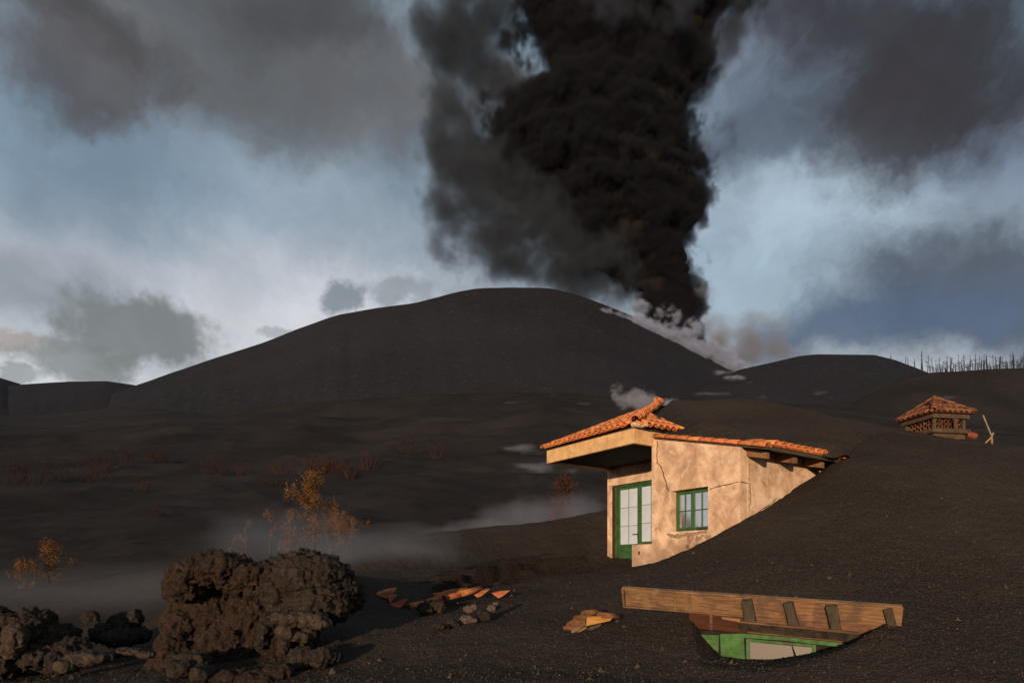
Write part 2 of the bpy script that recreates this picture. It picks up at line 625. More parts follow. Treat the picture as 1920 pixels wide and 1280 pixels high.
M_LAVA = rock_material('clinker_lava', (0.018, 0.0135, 0.011), (0.044, 0.032, 0.024), (0.10, 0.074, 0.056))
M_LAVA_RED = rock_material('oxidised_lava', (0.018, 0.0115, 0.0085), (0.042, 0.026, 0.0175), (0.09, 0.06, 0.043))
M_SLAB = rock_material('pale_lava_slab', (0.045, 0.032, 0.024), (0.085, 0.061, 0.045), (0.13, 0.096, 0.07))
M_CINDER = rock_material('pale_cinder', (0.055, 0.04, 0.031), (0.14, 0.10, 0.08), (0.26, 0.19, 0.155), 3.0)


def glass_material(name, tint, mirror, rough):
    m, nt, bs, v = new_mat(name)
    n = nt.noise(v, 1.2, 3, 0.5)
    nt.l.new(nt.mix(nt.rng(n, 0.3, 0.7), tuple(x * 0.9 for x in tint), tint), bs.inputs['Base Color'])
    bs.inputs['Metallic'].default_value = mirror
    bs.inputs['Roughness'].default_value = rough
    bs.inputs['Specular IOR Level'].default_value = 0.6
    return m


M_GLASS = glass_material('door_glass', (0.66, 0.74, 0.84), 0.25, 0.12)
M_GLASS_W = glass_material('window_glass', (0.62, 0.63, 0.64), 0.85, 0.06)
M_GLASS_DIRTY = glass_material('dusty_glass', (0.10, 0.082, 0.066), 0.1, 0.5)

# ------------------------------------------------------------------ the house frame of reference
UX = Vector((0.83, 0.56, 0)).normalized()      # along the side wall, away to the right
VX = Vector((-UX.y, UX.x, 0))                  # along the window wall, away to the left
HC = Vector(((1388 - CX) / F * 14.0, 14.0, 0)) # near corner of the house
H_ROT = math.atan2(UX.y, UX.x)


def to_house(x, y):
    dx, dy = x - HC.x, y - HC.y
    return dx * UX.x + dy * UX.y, dx * VX.x + dy * VX.y


def house_pt(s, t, z):
    return HC + UX * s + VX * t + Vector((0, 0, z))


def on_s(px, py, s):
    p = ray_plane(px, py, HC + UX * s, UX)
    return to_house(p.x, p.y)[1], p.z


def on_t(px, py, t):
    p = ray_plane(px, py, HC + VX * t, VX)
    return to_house(p.x, p.y)[0], p.z


# ------------------------------------------------------------------ ground
class TPS:
    def __init__(self, pts, smooth=0.0):
        p = np.array([(q[0], q[1]) for q in pts], dtype=np.float64)
        z = np.array([q[2] for q in pts], dtype=np.float64)
        n = len(p)
        A = np.zeros((n + 3, n + 3))
        A[:n, :n] = self.k(p[:, None] - p[None]) + np.eye(n) * smooth
        A[:n, n] = 1
        A[:n, n + 1:] = p
        A[n, :n] = 1
        A[n + 1:, :n] = p.T
        self.w = np.linalg.solve(A, np.concatenate([z, np.zeros(3)]))
        self.p = p

    @staticmethod
    def k(d):
        r2 = (d * d).sum(-1)
        return 0.5 * r2 * np.log(r2 + 1e-9)

    def __call__(self, x, y):
        q = np.stack([x, y], -1).astype(np.float64)
        n = len(self.p)
        out = np.empty(len(q))
        for a in range(0, len(q), 40000):
            b = q[a:a + 40000]
            out[a:a + 40000] = self.k(b[:, None] - self.p[None]) @ self.w[:n] + self.w[n] + b @ self.w[n + 1:]
        return out


NEAR = [
    # bottom edge of the picture
    (0, 1280, 7.6), (200, 1275, 7.4), (420, 1290, 7.2), (600, 1280, 7.2), (900, 1280, 7.0), (1150, 1280, 6.9), (1400, 1280, 6.8),
    (1650, 1280, 6.5), (1920, 1280, 6.2),
    # big slope on the right
    (1900, 1200, 7.4), (1800, 1100, 9.0), (1920, 1080, 9.0), (1700, 1180, 7.7), (1700, 1080, 9.4), (1700, 1000, 11.0), (1900, 1000, 10.6),
    (1600, 1000, 11.2), (1500, 1060, 10.2), (1500, 1000, 11.8), (1400, 1060, 10.8), (1600, 920, 13.2), (1750, 900, 13.2),
    (1920, 900, 13.0), (1300, 1060, 12.4), (1200, 1100, 11.4), (1300, 1100, 10.6), (1450, 1095, 9.5),
    (1700, 850, 15.3), (1800, 850, 15.0), (1920, 850, 14.9), (1650, 822, 16.6),
    # crest of the mound
    (1560, 783, 20.0), (1600, 792, 19.3), (1650, 803, 18.2), (1700, 814, 17.4), (1780, 828, 16.4), (1850, 835, 16.2), (1920, 838, 16.0), (2100, 850, 15.5),
    # ash against the house walls
    (1390, 978, 14.0), (1330, 1011, 14.8), (1270, 1038, 15.5), (1225, 1056, 16.2), (1465, 934, 14.9), (1545, 887, 15.8), (1560, 872, 15.2), (1582, 863, 15.4), (1610, 856, 15.6),
    (1190, 1063, 16.4),
    # bank running down to the left
    (1130, 1088, 14.4), (1080, 1109, 13.0), (1000, 1112, 13.0), (1080, 1150, 10.6), (1000, 1180, 9.6), (1100, 1230, 8.2), (1250, 1180, 9.0),
    (1250, 1240, 7.8), (900, 1125, 12.4), (800, 1140, 12.0), (900, 1200, 9.2), (700, 1180, 9.8), (720, 1125, 12.2), (640, 1230, 8.5),
    (760, 1235, 8.4), (560, 1150, 10.8), (650, 1080, 12.2),
    # hollow in front of the door
    (1150, 1060, 19.0), (1175, 1058, 19.2), (1100, 1074, 17.6), (1000, 1092, 16.0), (900, 1096, 15.6), (840, 1096, 15.4), (1130, 1045, 20.3),
    (1080, 1040, 20.4), (1000, 1030, 21.0), (900, 1040, 20.4), (800, 1050, 19.4), (720, 1080, 17.0), (680, 1060, 19.0),
    # dune crest behind the hollow
    (1135, 957, 24.0), (1050, 972, 24.6), (900, 990, 25.0), (800, 1000, 25.0), (700, 1012, 25.0), (600, 1040, 25.0),
    # left: misty flats
    (330, 1160, 17.5), (150, 1172, 17.0), (0, 1165, 18.0), (100, 1120, 24.0), (300, 1110, 25.0), (0, 1090, 30.0), (200, 1080, 31.0),
    (400, 1060, 30.0), (100, 1215, 10.5), (250, 1225, 9.8), (-150, 1180, 12.0), (-150, 1090, 28.0), (-250, 1260, 7.5),
]
near_pts = [tuple(P(*q)) for q in NEAR]
for (px, z, d) in [(1700, 3.0, 24), (1850, 2.2, 22), (2050, 2.4, 22), (1700, 1.6, 32), (2050, 1.2, 33), (1300, 2.6, 26), (1450, 3.4, 26), (1450, 2.0, 34),
                   (1135, 1.6, 28), (900, 1.1, 29), (700, 0.7, 30), (1150, 1.4, 36), (900, 1.0, 38), (600, 0.6, 36), (300, 0.3, 40), (0, 0.4, 42),
                   (-250, 0.3, 40), (2200, 3.0, 36)]:
    near_pts.append(((px - CX) / F * d, d, z))
for (x, y, z) in [(-6, 3, -1.5), (-2, 2, -1.55), (2, 2, -1.5), (6, 3, -1.1), (-12, 4, -1.5), (12, 5, -0.4), (0, -6, -1.6), (-14, -8, -1.6), (14, -8, -1.0),
                  (-3, 4.5, -1.5), (3, 4.5, -1.4), (0, 4.5, -1.5), (18, 10, 1.6), (22, 18, 3.2)]:
    near_pts.append((x, y, z))
TP = TPS(near_pts, 0.002)

# wooden eave of the lower buried building: a line across the slope
E_A, E_B = P(1170, 1104, 9.4), P(1695, 1140, 7.7)
E_X = (E_B - E_A).normalized()
E_LEN = (E_B - E_A).length
E_H = Vector((E_X.x, E_X.y, 0)).normalized()
E_N = Vector((E_H.y, -E_H.x, 0))               # toward the camera


PIT_U, PIT_Z = [], []
for q_ in [(1150, 1128), (1178, 1141), (1285, 1147), (1318, 1196), (1345, 1227), (1390, 1234), (1450, 1236), (1530, 1223), (1590, 1205), (1650, 1172), (1692, 1141), (1720, 1118)]:
    h_ = ray_plane(q_[0], q_[1], E_A - E_N * 0.12, E_N)
    PIT_U.append((h_ - E_A).dot(E_H))
    PIT_Z.append(h_.z)


def far_z(x, y):
    r = np.hypot(x, y)
    r = r * np.clip(y / (r + 1e-6), 0.6, 1.0)
    rr = [0, 35, 45, 60, 80, 100, 140, 180, 260, 330, 420, 600, 900, 3000, 9000]
    tt = [0, .008, .022, .052, .083, .108, .146, .174, .226, .252, .262, .266, .25, .12, .03]
    z = np.interp(np.log(r + 1), np.log(np.array(rr) + 1.0), tt) * np.minimum(r, 1500)
    th = np.arctan2(x, y)
    z = z * (1 + sstep(120, 320, r) * (0.055 * np.sin(th * 5.0 + 1.0) + 0.03 * np.sin(th * 13.0 + r * 0.004) + 0.012 * np.sin(th * 31.0)))
    w = sstep(-0.1, 0.45, y / (r + 1e-6))          # unseen land behind the camera, lowered so the low sun gets past
    return z * w + (1 - w) * (-0.06 * np.minimum(r, 2500) - 1.0)


SCARP = [P(*q_) for q_ in [(815, 1108, 15.0), (835, 1092, 15.6), (880, 1062, 16.9), (940, 1040, 18.2), (1010, 1027, 19.6), (1070, 1028, 20.0), (1120, 1041, 19.8)]]


def scarp_v(x, y):
    yc = np.interp(x, [q_.x for q_ in SCARP], [q_.y for q_ in SCARP])
    p3 = np.stack([x, y * 0.4, np.zeros(len(x))], 1)
    w = sstep(SCARP[0].x, SCARP[0].x + 0.5, x) * (1 - sstep(SCARP[-1].x - 1.3, SCARP[-1].x, x))
    return yc - y + 0.35 * fbm(p3 * 0.8 + 12, 3), w


def ledge_w(x, y):
    return np.exp(-((x - 0.15) / 1.9) ** 2 - ((y - 17.4 - 0.5 * x) / 1.9) ** 2)


def ledge_ph(x, y, z):
    p3 = np.stack([x, y, np.zeros(len(x))], 1)
    return (y - 0.55 * x) * 0.95 + 1.3 * fbm(p3 * 0.45 + 30, 3) + z


def ground_z(x, y, detail=True):
    x = np.asarray(x, dtype=np.float64)
    y = np.asarray(y, dtype=np.float64)
    r = np.hypot(x, y)
    z = np.zeros(len(x))
    near = r < 62
    zn = np.zeros(len(x))
    if near.any():
        zn[near] = np.clip(TP(x[near], y[near]), -2.2, 7.0)
    w = sstep(30, 58, r)
    z = zn * (1 - w) + far_z(x, y) * w
    th = np.arctan2(x, y)
    # wind-laid dunes growing with distance
    q = np.stack([th * 4.0 + 0.35 * np.log(r + 1) * 4, np.log(r + 1) * 7.5 - th * 1.2, np.zeros(len(x))], 1)
    dune = fbm(q, 3, 0.38, mode='ridge') + 0.7 * fbm(q * 0.45 + 5, 3, 0.5)
    amp = r * 0.021 * sstep(38, 75, r) * (1 - 0.75 * sstep(260, 420, r)) + 0.10 * sstep(22, 30, r) * (1 - sstep(45, 80, r))
    z += dune * amp
    if detail:
        p3 = np.stack([x, y, np.zeros(len(x))], 1)
        n = sstep(60, 18, r)
        z += n * (0.055 * fbm(p3 * 0.55, 3) + 0.018 * fbm(p3 * 2.3 + 3, 3) + 0.010 * fbm(p3 * 9.0 + 9, 2))
        # wind-cut ledges in the hollow
        led = ledge_w(x, y)
        ph = ledge_ph(x, y, z)
        saw = (ph - np.floor(ph))
        z += led * 0.50 * (sstep(0.0, 0.35, saw) - saw)
        sv, sw_ = scarp_v(x, y)
        z -= sw_ * (0.26 * sstep(0.0, 0.10, sv) + 0.13 * sstep(0.45, 0.52, sv) + 0.11 * sstep(0.95, 1.02, sv)) * (1 - sstep(1.1, 3.2, sv)) * sstep(-0.1, 0.0, sv)
        # slumps and rills down the mound
        rill = fbm(np.stack([x * 2.6 + 0.9 * y, (y - 0.5 * x) * 0.35, np.zeros(len(x))], 1) + 60, 3, 0.55, mode='ridge')
        z += 0.030 * rill * n * sstep(-0.9, 0.6, z) + 0.05 * n * fbm(p3 * 1.1 + 80, 3)
        # pit under the wooden eave
        u = (x - E_A.x) * E_H.x + (y - E_A.y) * E_H.y
        v = (x - E_A.x) * E_N.x + (y - E_A.y) * E_N.y
        L = (E_B.xy - E_A.xy).length
        fl = np.interp(u, PIT_U, PIT_Z, left=9.0, right=9.0) + 0.05 * np.clip(v, 0, 3) + 0.02 * fbm(p3 * 3.0 + 50, 2)
        inpit = (v > -0.42) & (v < 2.6)
        z = np.where(inpit, np.minimum(z, fl), z)
    return z


# polar sheet, finest in the field of view
ang = np.concatenate([np.linspace(-math.pi, -0.80, 60, endpoint=False), np.linspace(-0.80, 0.80, 620, endpoint=False),
                      np.linspace(0.80, math.pi, 60)])
rad = np.concatenate([np.geomspace(0.6, 5.5, 24, endpoint=False), np.geomspace(5.5, 30, 430, endpoint=False),
                      np.geomspace(30, 450, 300, endpoint=False), np.geomspace(450, 9000, 40)])
AA, RR = np.meshgrid(ang, rad, indexing='ij')
gx, gy = (np.sin(AA) * RR).ravel(), (np.cos(AA) * RR).ravel()
gz = ground_z(gx, gy)
na, nr = len(ang), len(rad)
ii, jj = np.meshgrid(np.arange(na - 1), np.arange(nr - 1), indexing='ij')
i0 = (ii * nr + jj).ravel()
gf = np.stack([i0, i0 + 1, i0 + nr + 1, i0 + nr], 1)
cells_r = np.hypot(gx[i0], gy[i0])
me = from_np('ground', np.stack([gx, gy, gz], 1), gf)
me.materials.append(M_ASH)
me.materials.append(M_FAR)
me.materials.append(M_LEDGE_SHADE)
mi = np.zeros(len(cells_r), dtype=np.int32)
zc_ = gz[gf].mean(1)
nx_ = gx[gf].mean(1)
ny_ = gy[gf].mean(1)
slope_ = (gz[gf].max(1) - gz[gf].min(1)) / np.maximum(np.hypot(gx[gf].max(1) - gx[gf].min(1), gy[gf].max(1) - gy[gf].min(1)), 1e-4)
mi[(ledge_w(nx_, ny_) > 0.12) & (slope_ > 0.42)] = 2  # steep ledge faces take the painted shade
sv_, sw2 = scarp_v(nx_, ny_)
mi[(sw2 > 0.05) & (sv_ > -0.06) & (sv_ < 1.15) & (slope_ > 0.40)] = 2  # steep scarp faces take it too
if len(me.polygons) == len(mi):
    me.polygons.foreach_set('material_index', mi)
tag(obj('ground', me), kind='structure')


def gz1(x, y):
    return float(ground_z(np.array([x]), np.array([y]))[0])


# ------------------------------------------------------------------ far hills: crest lines with real depth
def hill(name, crest, rc, r0, rback, mat, rough, e_base=None, power=1.0, nang=260, nrad=150):
    """crest: [(column,row)] of its skyline; rc: distance of the crest; rises from r0 and falls away to rback"""
    px = np.array([c[0] for c in crest], float)
    py = np.array([c[1] for c in crest], float)
    cols = np.linspace(px[0], px[-1], nang)
    # smooth (cosine) interpolation of the crest
    rows = np.interp(cols, px, py)
    ker = np.hanning(9)
    ker /= ker.sum()
    rows = np.convolve(np.pad(rows, 4, mode='edge'), ker, 'valid')
    tanE = (HY - rows) / F
    rcs = rc(cols) if callable(rc) else np.full(len(cols), float(rc))
    k = np.concatenate([np.linspace(0, 1, nrad - 40), 1 + np.linspace(0, 1, 41)[1:]])
    CXs, K = np.meshgrid(cols, k, indexing='ij')
    RC = np.repeat(rcs[:, None], len(k), 1)
    TE = np.repeat(tanE[:, None], len(k), 1)
    depth = np.where(K <= 1, r0 + (RC - r0) * K, RC + (rback - RC) * (K - 1))
    xs = (CXs - CX) / F * depth
    zc = TE * RC
    zb = far_z(np.full(1, 0.0), np.full(1, r0))[0] - 45.0
    f = np.where(K <= 1, np.abs(K) ** power, 1 - 0.9 * np.clip(K - 1, 0, 1))
    # rounded shoulder right at the crest
    z = zb + (zc - zb) * f
    p3 = np.stack([xs.ravel(), depth.ravel(), z.ravel()], 1)
    n = fbm(p3 * (1 / 90.0), 5, 0.5) * rough * np.clip((1 - np.abs(K.ravel() - 1)) * 1.0, 0, 1) * np.clip(np.abs(K.ravel() - 1) * 6, 0.05, 1)
    gull = fbm(np.stack([CXs.ravel() * 0.022, K.ravel() * 1.3, np.zeros(K.size)], 1), 4, 0.55, mode='ridge') * rough * 0.22
    zz = z.ravel() + n + gull * np.clip(1 - np.abs(K.ravel() - 0.6) * 2, 0, 1)
    A, B = len(cols), len(k)
    a, b = np.meshgrid(np.arange(A - 1), np.arange(B - 1), indexing='ij')
    q = (a * B + b).ravel()
    me_ = from_np(name, np.stack([xs.ravel(), depth.ravel(), zz], 1), np.stack([q, q + 1, q + B + 1, q + B], 1))
    return tag(obj(name, me_, mat), kind='structure')


hill('volcano', [(-120, 860), (60, 800), (160, 758), (255, 722), (330, 696), (400, 672), (500, 640), (560, 616), (630, 591), (700, 578), (780, 568), (850, 549),
                 (890, 541), (960, 539), (1030, 540), (1080, 552), (1130, 570), (1180, 590), (1230, 612), (1290, 640), (1340, 668), (1385, 693),
                 (1430, 716), (1500, 742), (1600, 790), (1700, 840)], 720, 300, 1150, M_CONE, 9.0, power=1.12)
hill('hill_right', [(1180, 800), (1280, 742), (1340, 714), (1385, 693), (1440, 681), (1500, 667), (1530, 664), (1640, 665), (1680, 675), (1740, 698), (1800, 722), (1900, 760), (2000, 800)],
     540, 260, 800, M_CONE, 4.0, power=1.1)
hill('ridge_right', [(1560, 780), (1640, 735), (1700, 708), (1745, 698), (1800, 696), (1850, 692), (1920, 690), (2000, 688), (2150, 680), (2400, 700)],
     400, 240, 700, M_FAR, 5.0, power=1.1)
hill('hill_left', [(-450, 700), (-200, 690), (-60, 700), (0, 708), (40, 720), (90, 760), (160, 800)], 840, 420, 1200, M_CONE, 4.0, power=1.1)
hill('hill_left_low', [(-300, 770), (-100, 745), (20, 722), (60, 719), (130, 715), (200, 714), (255, 722), (330, 745), (430, 790)], 800, 420, 1200, M_CONE, 4.0, power=1.1)
hill('foothill', [(150, 830), (280, 800), (350, 783), (420, 771), (560, 757), (700, 746), (820, 740), (960, 736), (1080, 738), (1200, 750), (1330, 770), (1450, 800), (1560, 850)],
     420, 235, 620, M_FAR, 5.0, power=1.05)

# ------------------------------------------------------------------ roof tiles
def tile_mesh(name, length, r0, r1, thick=0.016, seg=6, arc=math.pi):
    """barrel tile along +Y, crown up; r0 at y=0 (lower, wide end), r1 at y=length"""
    V, Fc = [], []
    for (y, r) in ((0, r0), (length, r1)):
        for rr_ in (r, r - thick):
            for k in range(seg + 1):
                a = (math.pi - arc) / 2 + arc * k / seg
                V.append((math.cos(a) * rr_, y, math.sin(a) * rr_ * 0.92))
    n = seg + 1
    o0, i0_, o1, i1 = 0, n, 2 * n, 3 * n
    for k in range(seg):
        Fc += [(o0 + k, o0 + k + 1, o1 + k + 1, o1 + k), (i0_ + k, i1 + k, i1 + k + 1, i0_ + k + 1),
               (o0 + k, i0_ + k, i0_ + k + 1, o0 + k + 1), (o1 + k, o1 + k + 1, i1 + k + 1, i1 + k)]
    Fc += [(o0, o1, i1, i0_), (o0 + seg, i0_ + seg, i1 + seg, o1 + seg)]
    m_ = from_np(name, V, Fc, smooth=False)
    sm = np.zeros(len(m_.polygons), dtype=bool)
    for k in range(seg):
        sm[4 * k] = sm[4 * k + 1] = True
    m_.polygons.foreach_set('use_smooth', sm)
    return m_


def tile_at(mesh, parent, pos, up, normal, flip=False, jit=0.012, name='roof_tile', mat=None):
    """up: direction of the slope (lower to upper end); normal: out of the roof; in the parent's frame"""
    up = Vector(up).normalized()
    normal = Vector(normal)
    normal = (normal - up * normal.dot(up)).normalized()
    if flip:
        normal = -normal
    xx = up.cross(normal)
    M = Matrix((xx, up, normal)).transposed().to_4x4()
    M = Matrix.Translation(Vector(pos) + Vector((rnd.uniform(-jit, jit), rnd.uniform(-jit, jit), rnd.uniform(-jit, jit) * 0.5))) @ M \
        @ Euler((rnd.uniform(-jit, jit) * 2.0, rnd.uniform(-jit, jit) * 3, rnd.uniform(-jit, jit) * 3)).to_matrix().to_4x4()
    o = bpy.data.objects.new(name, mesh)
    COL.objects.link(o)
    o.parent = parent
    o.matrix_local = M
    return o


# ------------------------------------------------------------------ the half-buried house
house = thing('buried_house', 'ochre plastered house with green window and door, half buried in black ash', 'house', HC, H_ROT)


def hpart(name, mesh, mat, parent=None):
    return obj(name, mesh, mat, parent or house)


WT = 2.716          # length of the window wall
RS = 0.244          # slope of the lower roof
Z0 = 2.79           # wall height at the near corner

# --- window wall: ring around the opening, sloping top
wo = (0.90, 2.05, 0.94, 1.99)       # t0,t1,z0,z1
bm = bmesh.new()
def wall_ring(bm, s0, s1):
    def q(t, z):
        return (t, z)
    tops = lambda t: Z0 + RS * t
    polys = [
        [(0, -1.6), (wo[0], -1.6), (wo[0], tops(wo[0])), (0, tops(0))],
        [(wo[1], -1.6), (WT, -1.6), (WT, tops(WT)), (wo[1], tops(wo[1]))],
        [(wo[0], -1.6), (wo[1], -1.6), (wo[1], wo[2]), (wo[0], wo[2])],
        [(wo[0], wo[3]), (wo[1], wo[3]), (wo[1], tops(wo[1])), (wo[0], tops(wo[0]))],
    ]
    for pl in polys:
        a = [bm.verts.new((s0, t, z)) for t, z in pl]
        bm.faces.new(a)
        b = [bm.verts.new((s1, t, z)) for t, z in pl]
        bm.faces.new(list(reversed(b)))
    # reveals
    rv = [(wo[0], wo[2]), (wo[1], wo[2]), (wo[1], wo[3]), (wo[0], wo[3])]
    for i in range(4):
        p, r_ = rv[i], rv[(i + 1) % 4]
        bm.faces.new([bm.verts.new((s0, *p)), bm.verts.new((s0, *r_)), bm.verts.new((s1, *r_)), bm.verts.new((s1, *p))])
    # outer edges
    ov = [(0, -1.6), (WT, -1.6), (WT, tops(WT)), (0, tops(0))]
    for i in range(4):
        p, r_ = ov[i], ov[(i + 1) % 4]
        bm.faces.new([bm.verts.new((s0, *p)), bm.verts.new((s0, *r_)), bm.verts.new((s1, *r_)), bm.verts.new((s1, *p))])
wall_ring(bm, 0.0, 0.26)
bmesh.ops.remove_doubles(bm, verts=bm.verts, dist=1e-4)
hpart('window_wall', from_bm('window_wall', bm), M_PLASTER)

# --- side wall under the eave, return wall of the porch, door wall
hpart('side_wall', box_mesh('side_wall', (0.262, 0.0, -1.6), (6.2, 0.25, Z0 - 0.02)), M_PLASTER)
hpart('corner_pier', box_mesh('corner_pier', (0.263, -0.012, -1.6), (0.34, 0.002, Z0 - 0.05), bevel=0.004), M_PLASTER)
hpart('porch_return_wall', box_mesh('porch_return_wall', (0.262, WT - 0.25, -1.6), (2.1, WT - 0.004, 3.4)), M_PLASTER)
DS = 1.83
do = (3.30, 6.19, 2.73)             # t0, t1, head of the door opening
bm = bmesh.new()
add_box(bm, (DS, do[1], -1.6), (DS + 0.26, 6.42, 3.33), bevel=0.015)
hpart('door_pier', from_bm('door_pier', bm), M_PLASTER)
hpart('door_lintel', box_mesh('door_lintel', (DS + 0.003, WT, do[2]), (DS + 0.257, do[1] + 0.01, 3.32)), M_PLASTER)
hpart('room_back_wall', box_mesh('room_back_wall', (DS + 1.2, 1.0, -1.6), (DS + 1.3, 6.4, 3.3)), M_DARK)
hpart('house_far_wall', box_mesh('house_far_wall', (DS + 0.262, 6.2, -1.6), (5.6, 6.415, 3.32)), M_PLASTER)
# low parapet beside the door
bm = bmesh.new()
add_box(bm, (0.06, WT + 0.004, -1.6), (0.24, 3.53, 0.66), bevel=0.02)
pw = hpart('parapet', from_bm('parapet', bm), M_PLASTER)
tt_, zz_ = on_s(1198, 1036, 0.055)
bm = bmesh.new()
bmesh.ops.create_icosphere(bm, subdivisions=2, radius=1.0, matrix=Matrix.Translation((0.058, tt_, zz_)) @ Matrix.Diagonal((0.012, 0.03, 0.055, 1)))
hpart('hole', from_bm('hole', bm), M_DARK, pw)

# --- porch canopy: fascias round a dark soffit
K_S, K_T, L_T = -0.74, 2.65, 6.38
CB, CT = 3.25, 3.66
bm = bmesh.new()
add_box(bm, (K_S, K_T, CB), (K_S + 0.12, L_T, CT), bevel=0.012)
hpart('front_fascia', from_bm('front_fascia', bm), M_FASCIA)
bm = bmesh.new()
add_box(bm, (K_S + 0.122, K_T + 0.003, CB + 0.004), (0.5, K_T + 0.12, CT - 0.004), bevel=0.01)
hpart('side_fascia', from_bm('side_fascia', bm), M_FASCIA)
hpart('end_fascia', box_mesh('end_fascia', (K_S + 0.122, L_T - 0.12, CB + 0.004), (DS + 0.2, L_T - 0.004, CT)), M_FASCIA)
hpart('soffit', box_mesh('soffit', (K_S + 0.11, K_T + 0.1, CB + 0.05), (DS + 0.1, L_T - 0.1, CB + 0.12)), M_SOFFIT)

# --- roofs
roof = hpart('roof', None, None)
roof_low = roof
TM = tile_mesh('barrel_tile', 0.46, 0.098, 0.082)
TM.materials.append(M_TILE)
TC = tile_mesh('channel_tile', 0.46, 0.085, 0.098)
TC.materials.append(M_TILE)
TM2 = tile_mesh('wide_barrel_tile', 0.44, 0.125, 0.105)
TM2.materials.append(M_TILE)
TC2 = tile_mesh('wide_channel_tile', 0.44, 0.105, 0.125)
TC2.materials.append(M_TILE)
TD2 = tile_mesh('dull_barrel_tile', 0.44, 0.125, 0.105)
TD2.materials.append(M_TILE_DULL)

# lower roof deck
ez = lambda t: Z0 + RS * t
bm = bmesh.new()
prof = [(-0.62, ez(-0.62) + 0.005), (K_T - 0.01, ez(K_T) + 0.005), (K_T - 0.01, ez(K_T) + 0.085), (-0.62, ez(-0.62) + 0.085)]
hpart('roof_deck', prism_mesh('roof_deck', [(0.02, t, z) for t, z in prof], (6.2, 0, 0)), M_WOOD_GREY, roof)
hpart('eave_board', box_mesh('eave_board', (0.0, -0.645, ez(-0.62) + 0.0), (6.0, -0.622, ez(-0.62) + 0.08)), M_WOOD_GREY, roof)
up_l = (0, 1, RS)
nm_l = (0, -RS, 1)
# verge tiles in one line down the window wall
for i in range(9):
    t = -0.66 + i * 0.365
    tile_at(TM2, roof, (0.075, t, ez(t) + 0.06), up_l, nm_l, jit=0.006)
# eave tiles along the side wall (three courses, the upper ones go under the ash)
for i in range(11):
    s = 0.345 + i * 0.285
    for c in range(2):
        t = -0.70 + c * 0.36
        tile_at(TM2, roof, (s, t, ez(t) + 0.135), up_l, nm_l, jit=0.010)
    tile_at(TC2, roof, (s - 0.1425, -0.69, ez(-0.69) + 0.195), up_l, nm_l, flip=True, jit=0.008)
for i, s in enumerate((0.30, 1.42, 2.60, 3.75)):
    Ms = Matrix.Translation((s, 0, 0)) @ Matrix(((1, 0, 0, 0), (0, 1, 0, 0), (0, RS, 1, 0), (0, 0, 0, 1)))
    hpart('rafter', box_mesh('rafter', (-0.07, -0.50, Z0 - 0.19), (0.07, 0.003, Z0 + 0.002), M=Ms, bevel=0.006), M_WOOD, house)

# upper porch roof: front plane rising along +s, hipped plane rising along +t
FS, FZ, FK = -0.88, 3.70, 0.41
RT, RK = 2.46, 0.55
zf = lambda s: FZ + FK * (s - FS)
zr = lambda t: FZ + RK * (t - RT)
hip_t = lambda s: RT + FK / RK * (s - FS)
hip_s = lambda t: FS + RK / FK * (t - RT)
S_AP = hip_s(6.40)
deck = [(FS + 0.12, RT + 0.10, FZ - 0.02), (FS + 0.12, 6.42, FZ - 0.02), (S_AP, 6.42, zf(S_AP) - 0.05)]
hpart('porch_roof_front', prism_mesh('porch_roof_front', deck, (0, 0, -0.035)), M_SOFFIT, roof)
deck2 = [(FS + 0.12, RT + 0.10, FZ - 0.022), (S_AP, 6.42, zf(S_AP) - 0.052), (S_AP + 0.5, 6.42, zf(S_AP) - 0.052), (1.2, RT + 0.10, FZ - 0.022)]
hpart('porch_roof_side', prism_mesh('porch_roof_side', deck2, (0, 0, -0.035)), M_SOFFIT, roof)
pitch = 0.222
ncol = 17
for i in range(ncol):
    t = 6.34 - i * pitch
    for c in range(13):
        s = FS - 0.06 + c * 0.40
        if t > hip_t(s + 0.22) + 0.02:
            tile_at(TM, roof, (s, t, zf(s) + 0.035), (1, 0, FK), (-FK, 0, 1), jit=0.011)
            if i < ncol - 1 and t - pitch / 2 > hip_t(s + 0.2):
                tile_at(TC, roof, (s + 0.01, t - pitch / 2, zf(s) + 0.075), (1, 0, FK), (-FK, 0, 1), flip=True, jit=0.008)
for i in range(7):
    s = FS + 0.42 + i * 0.235
    for c in range(4):
        t = RT - 0.06 + c * 0.38
        if hip_s(t + 0.25) < s:
            tile_at(TM, roof, (s, t, zr(t) + 0.035), (0, 1, RK), (0, -RK, 1), jit=0.014)
            tile_at(TC, roof, (s - 0.117, t + 0.01, zr(t) + 0.075), (0, 1, RK), (0, -RK, 1), flip=True, jit=0.010)
hv = Vector((S_AP - FS, 6.40 - RT, zf(S_AP) - FZ))
hl = hv.length
hv.normalize()
nh = int(hl / 0.36)
for i in range(nh):
    p = Vector((FS, RT, FZ + 0.105)) + hv * (i * 0.36 - 0.05)
    tile_at(TM2, roof, p, hv, (0, 0, 1), jit=0.012, name='hip_tile')
# ridge beyond the apex
for i in range(1):
    p = Vector((S_AP - 0.22, 6.42, zf(S_AP) + 0.12)) + Vector((1, 0, 0)) * (i * 0.40)
    tile_at(TM2, roof, p, (1, 0, 0.03), (0, 0, 1), jit=0.02, name='ridge_tile')
# mortar wedge at the foot of the hip
bm = bmesh.new()
add_box(bm, (FS + 0.02, RT + 0.02, FZ - 0.055), (FS + 0.24, RT + 0.20, FZ + 0.08), bevel=0.04, jit=0.02)
hpart('mortar', from_bm('mortar', bm), M_MORTAR, roof)
bm = bmesh.new()
add_box(bm, (FS + 0.27, RT - 0.10, FZ - 0.05), (FS + 0.38, RT + 0.16, FZ + 0.03), bevel=0.01, jit=0.01)
hpart('mortar', from_bm('mortar', bm), M_MORTAR, roof)

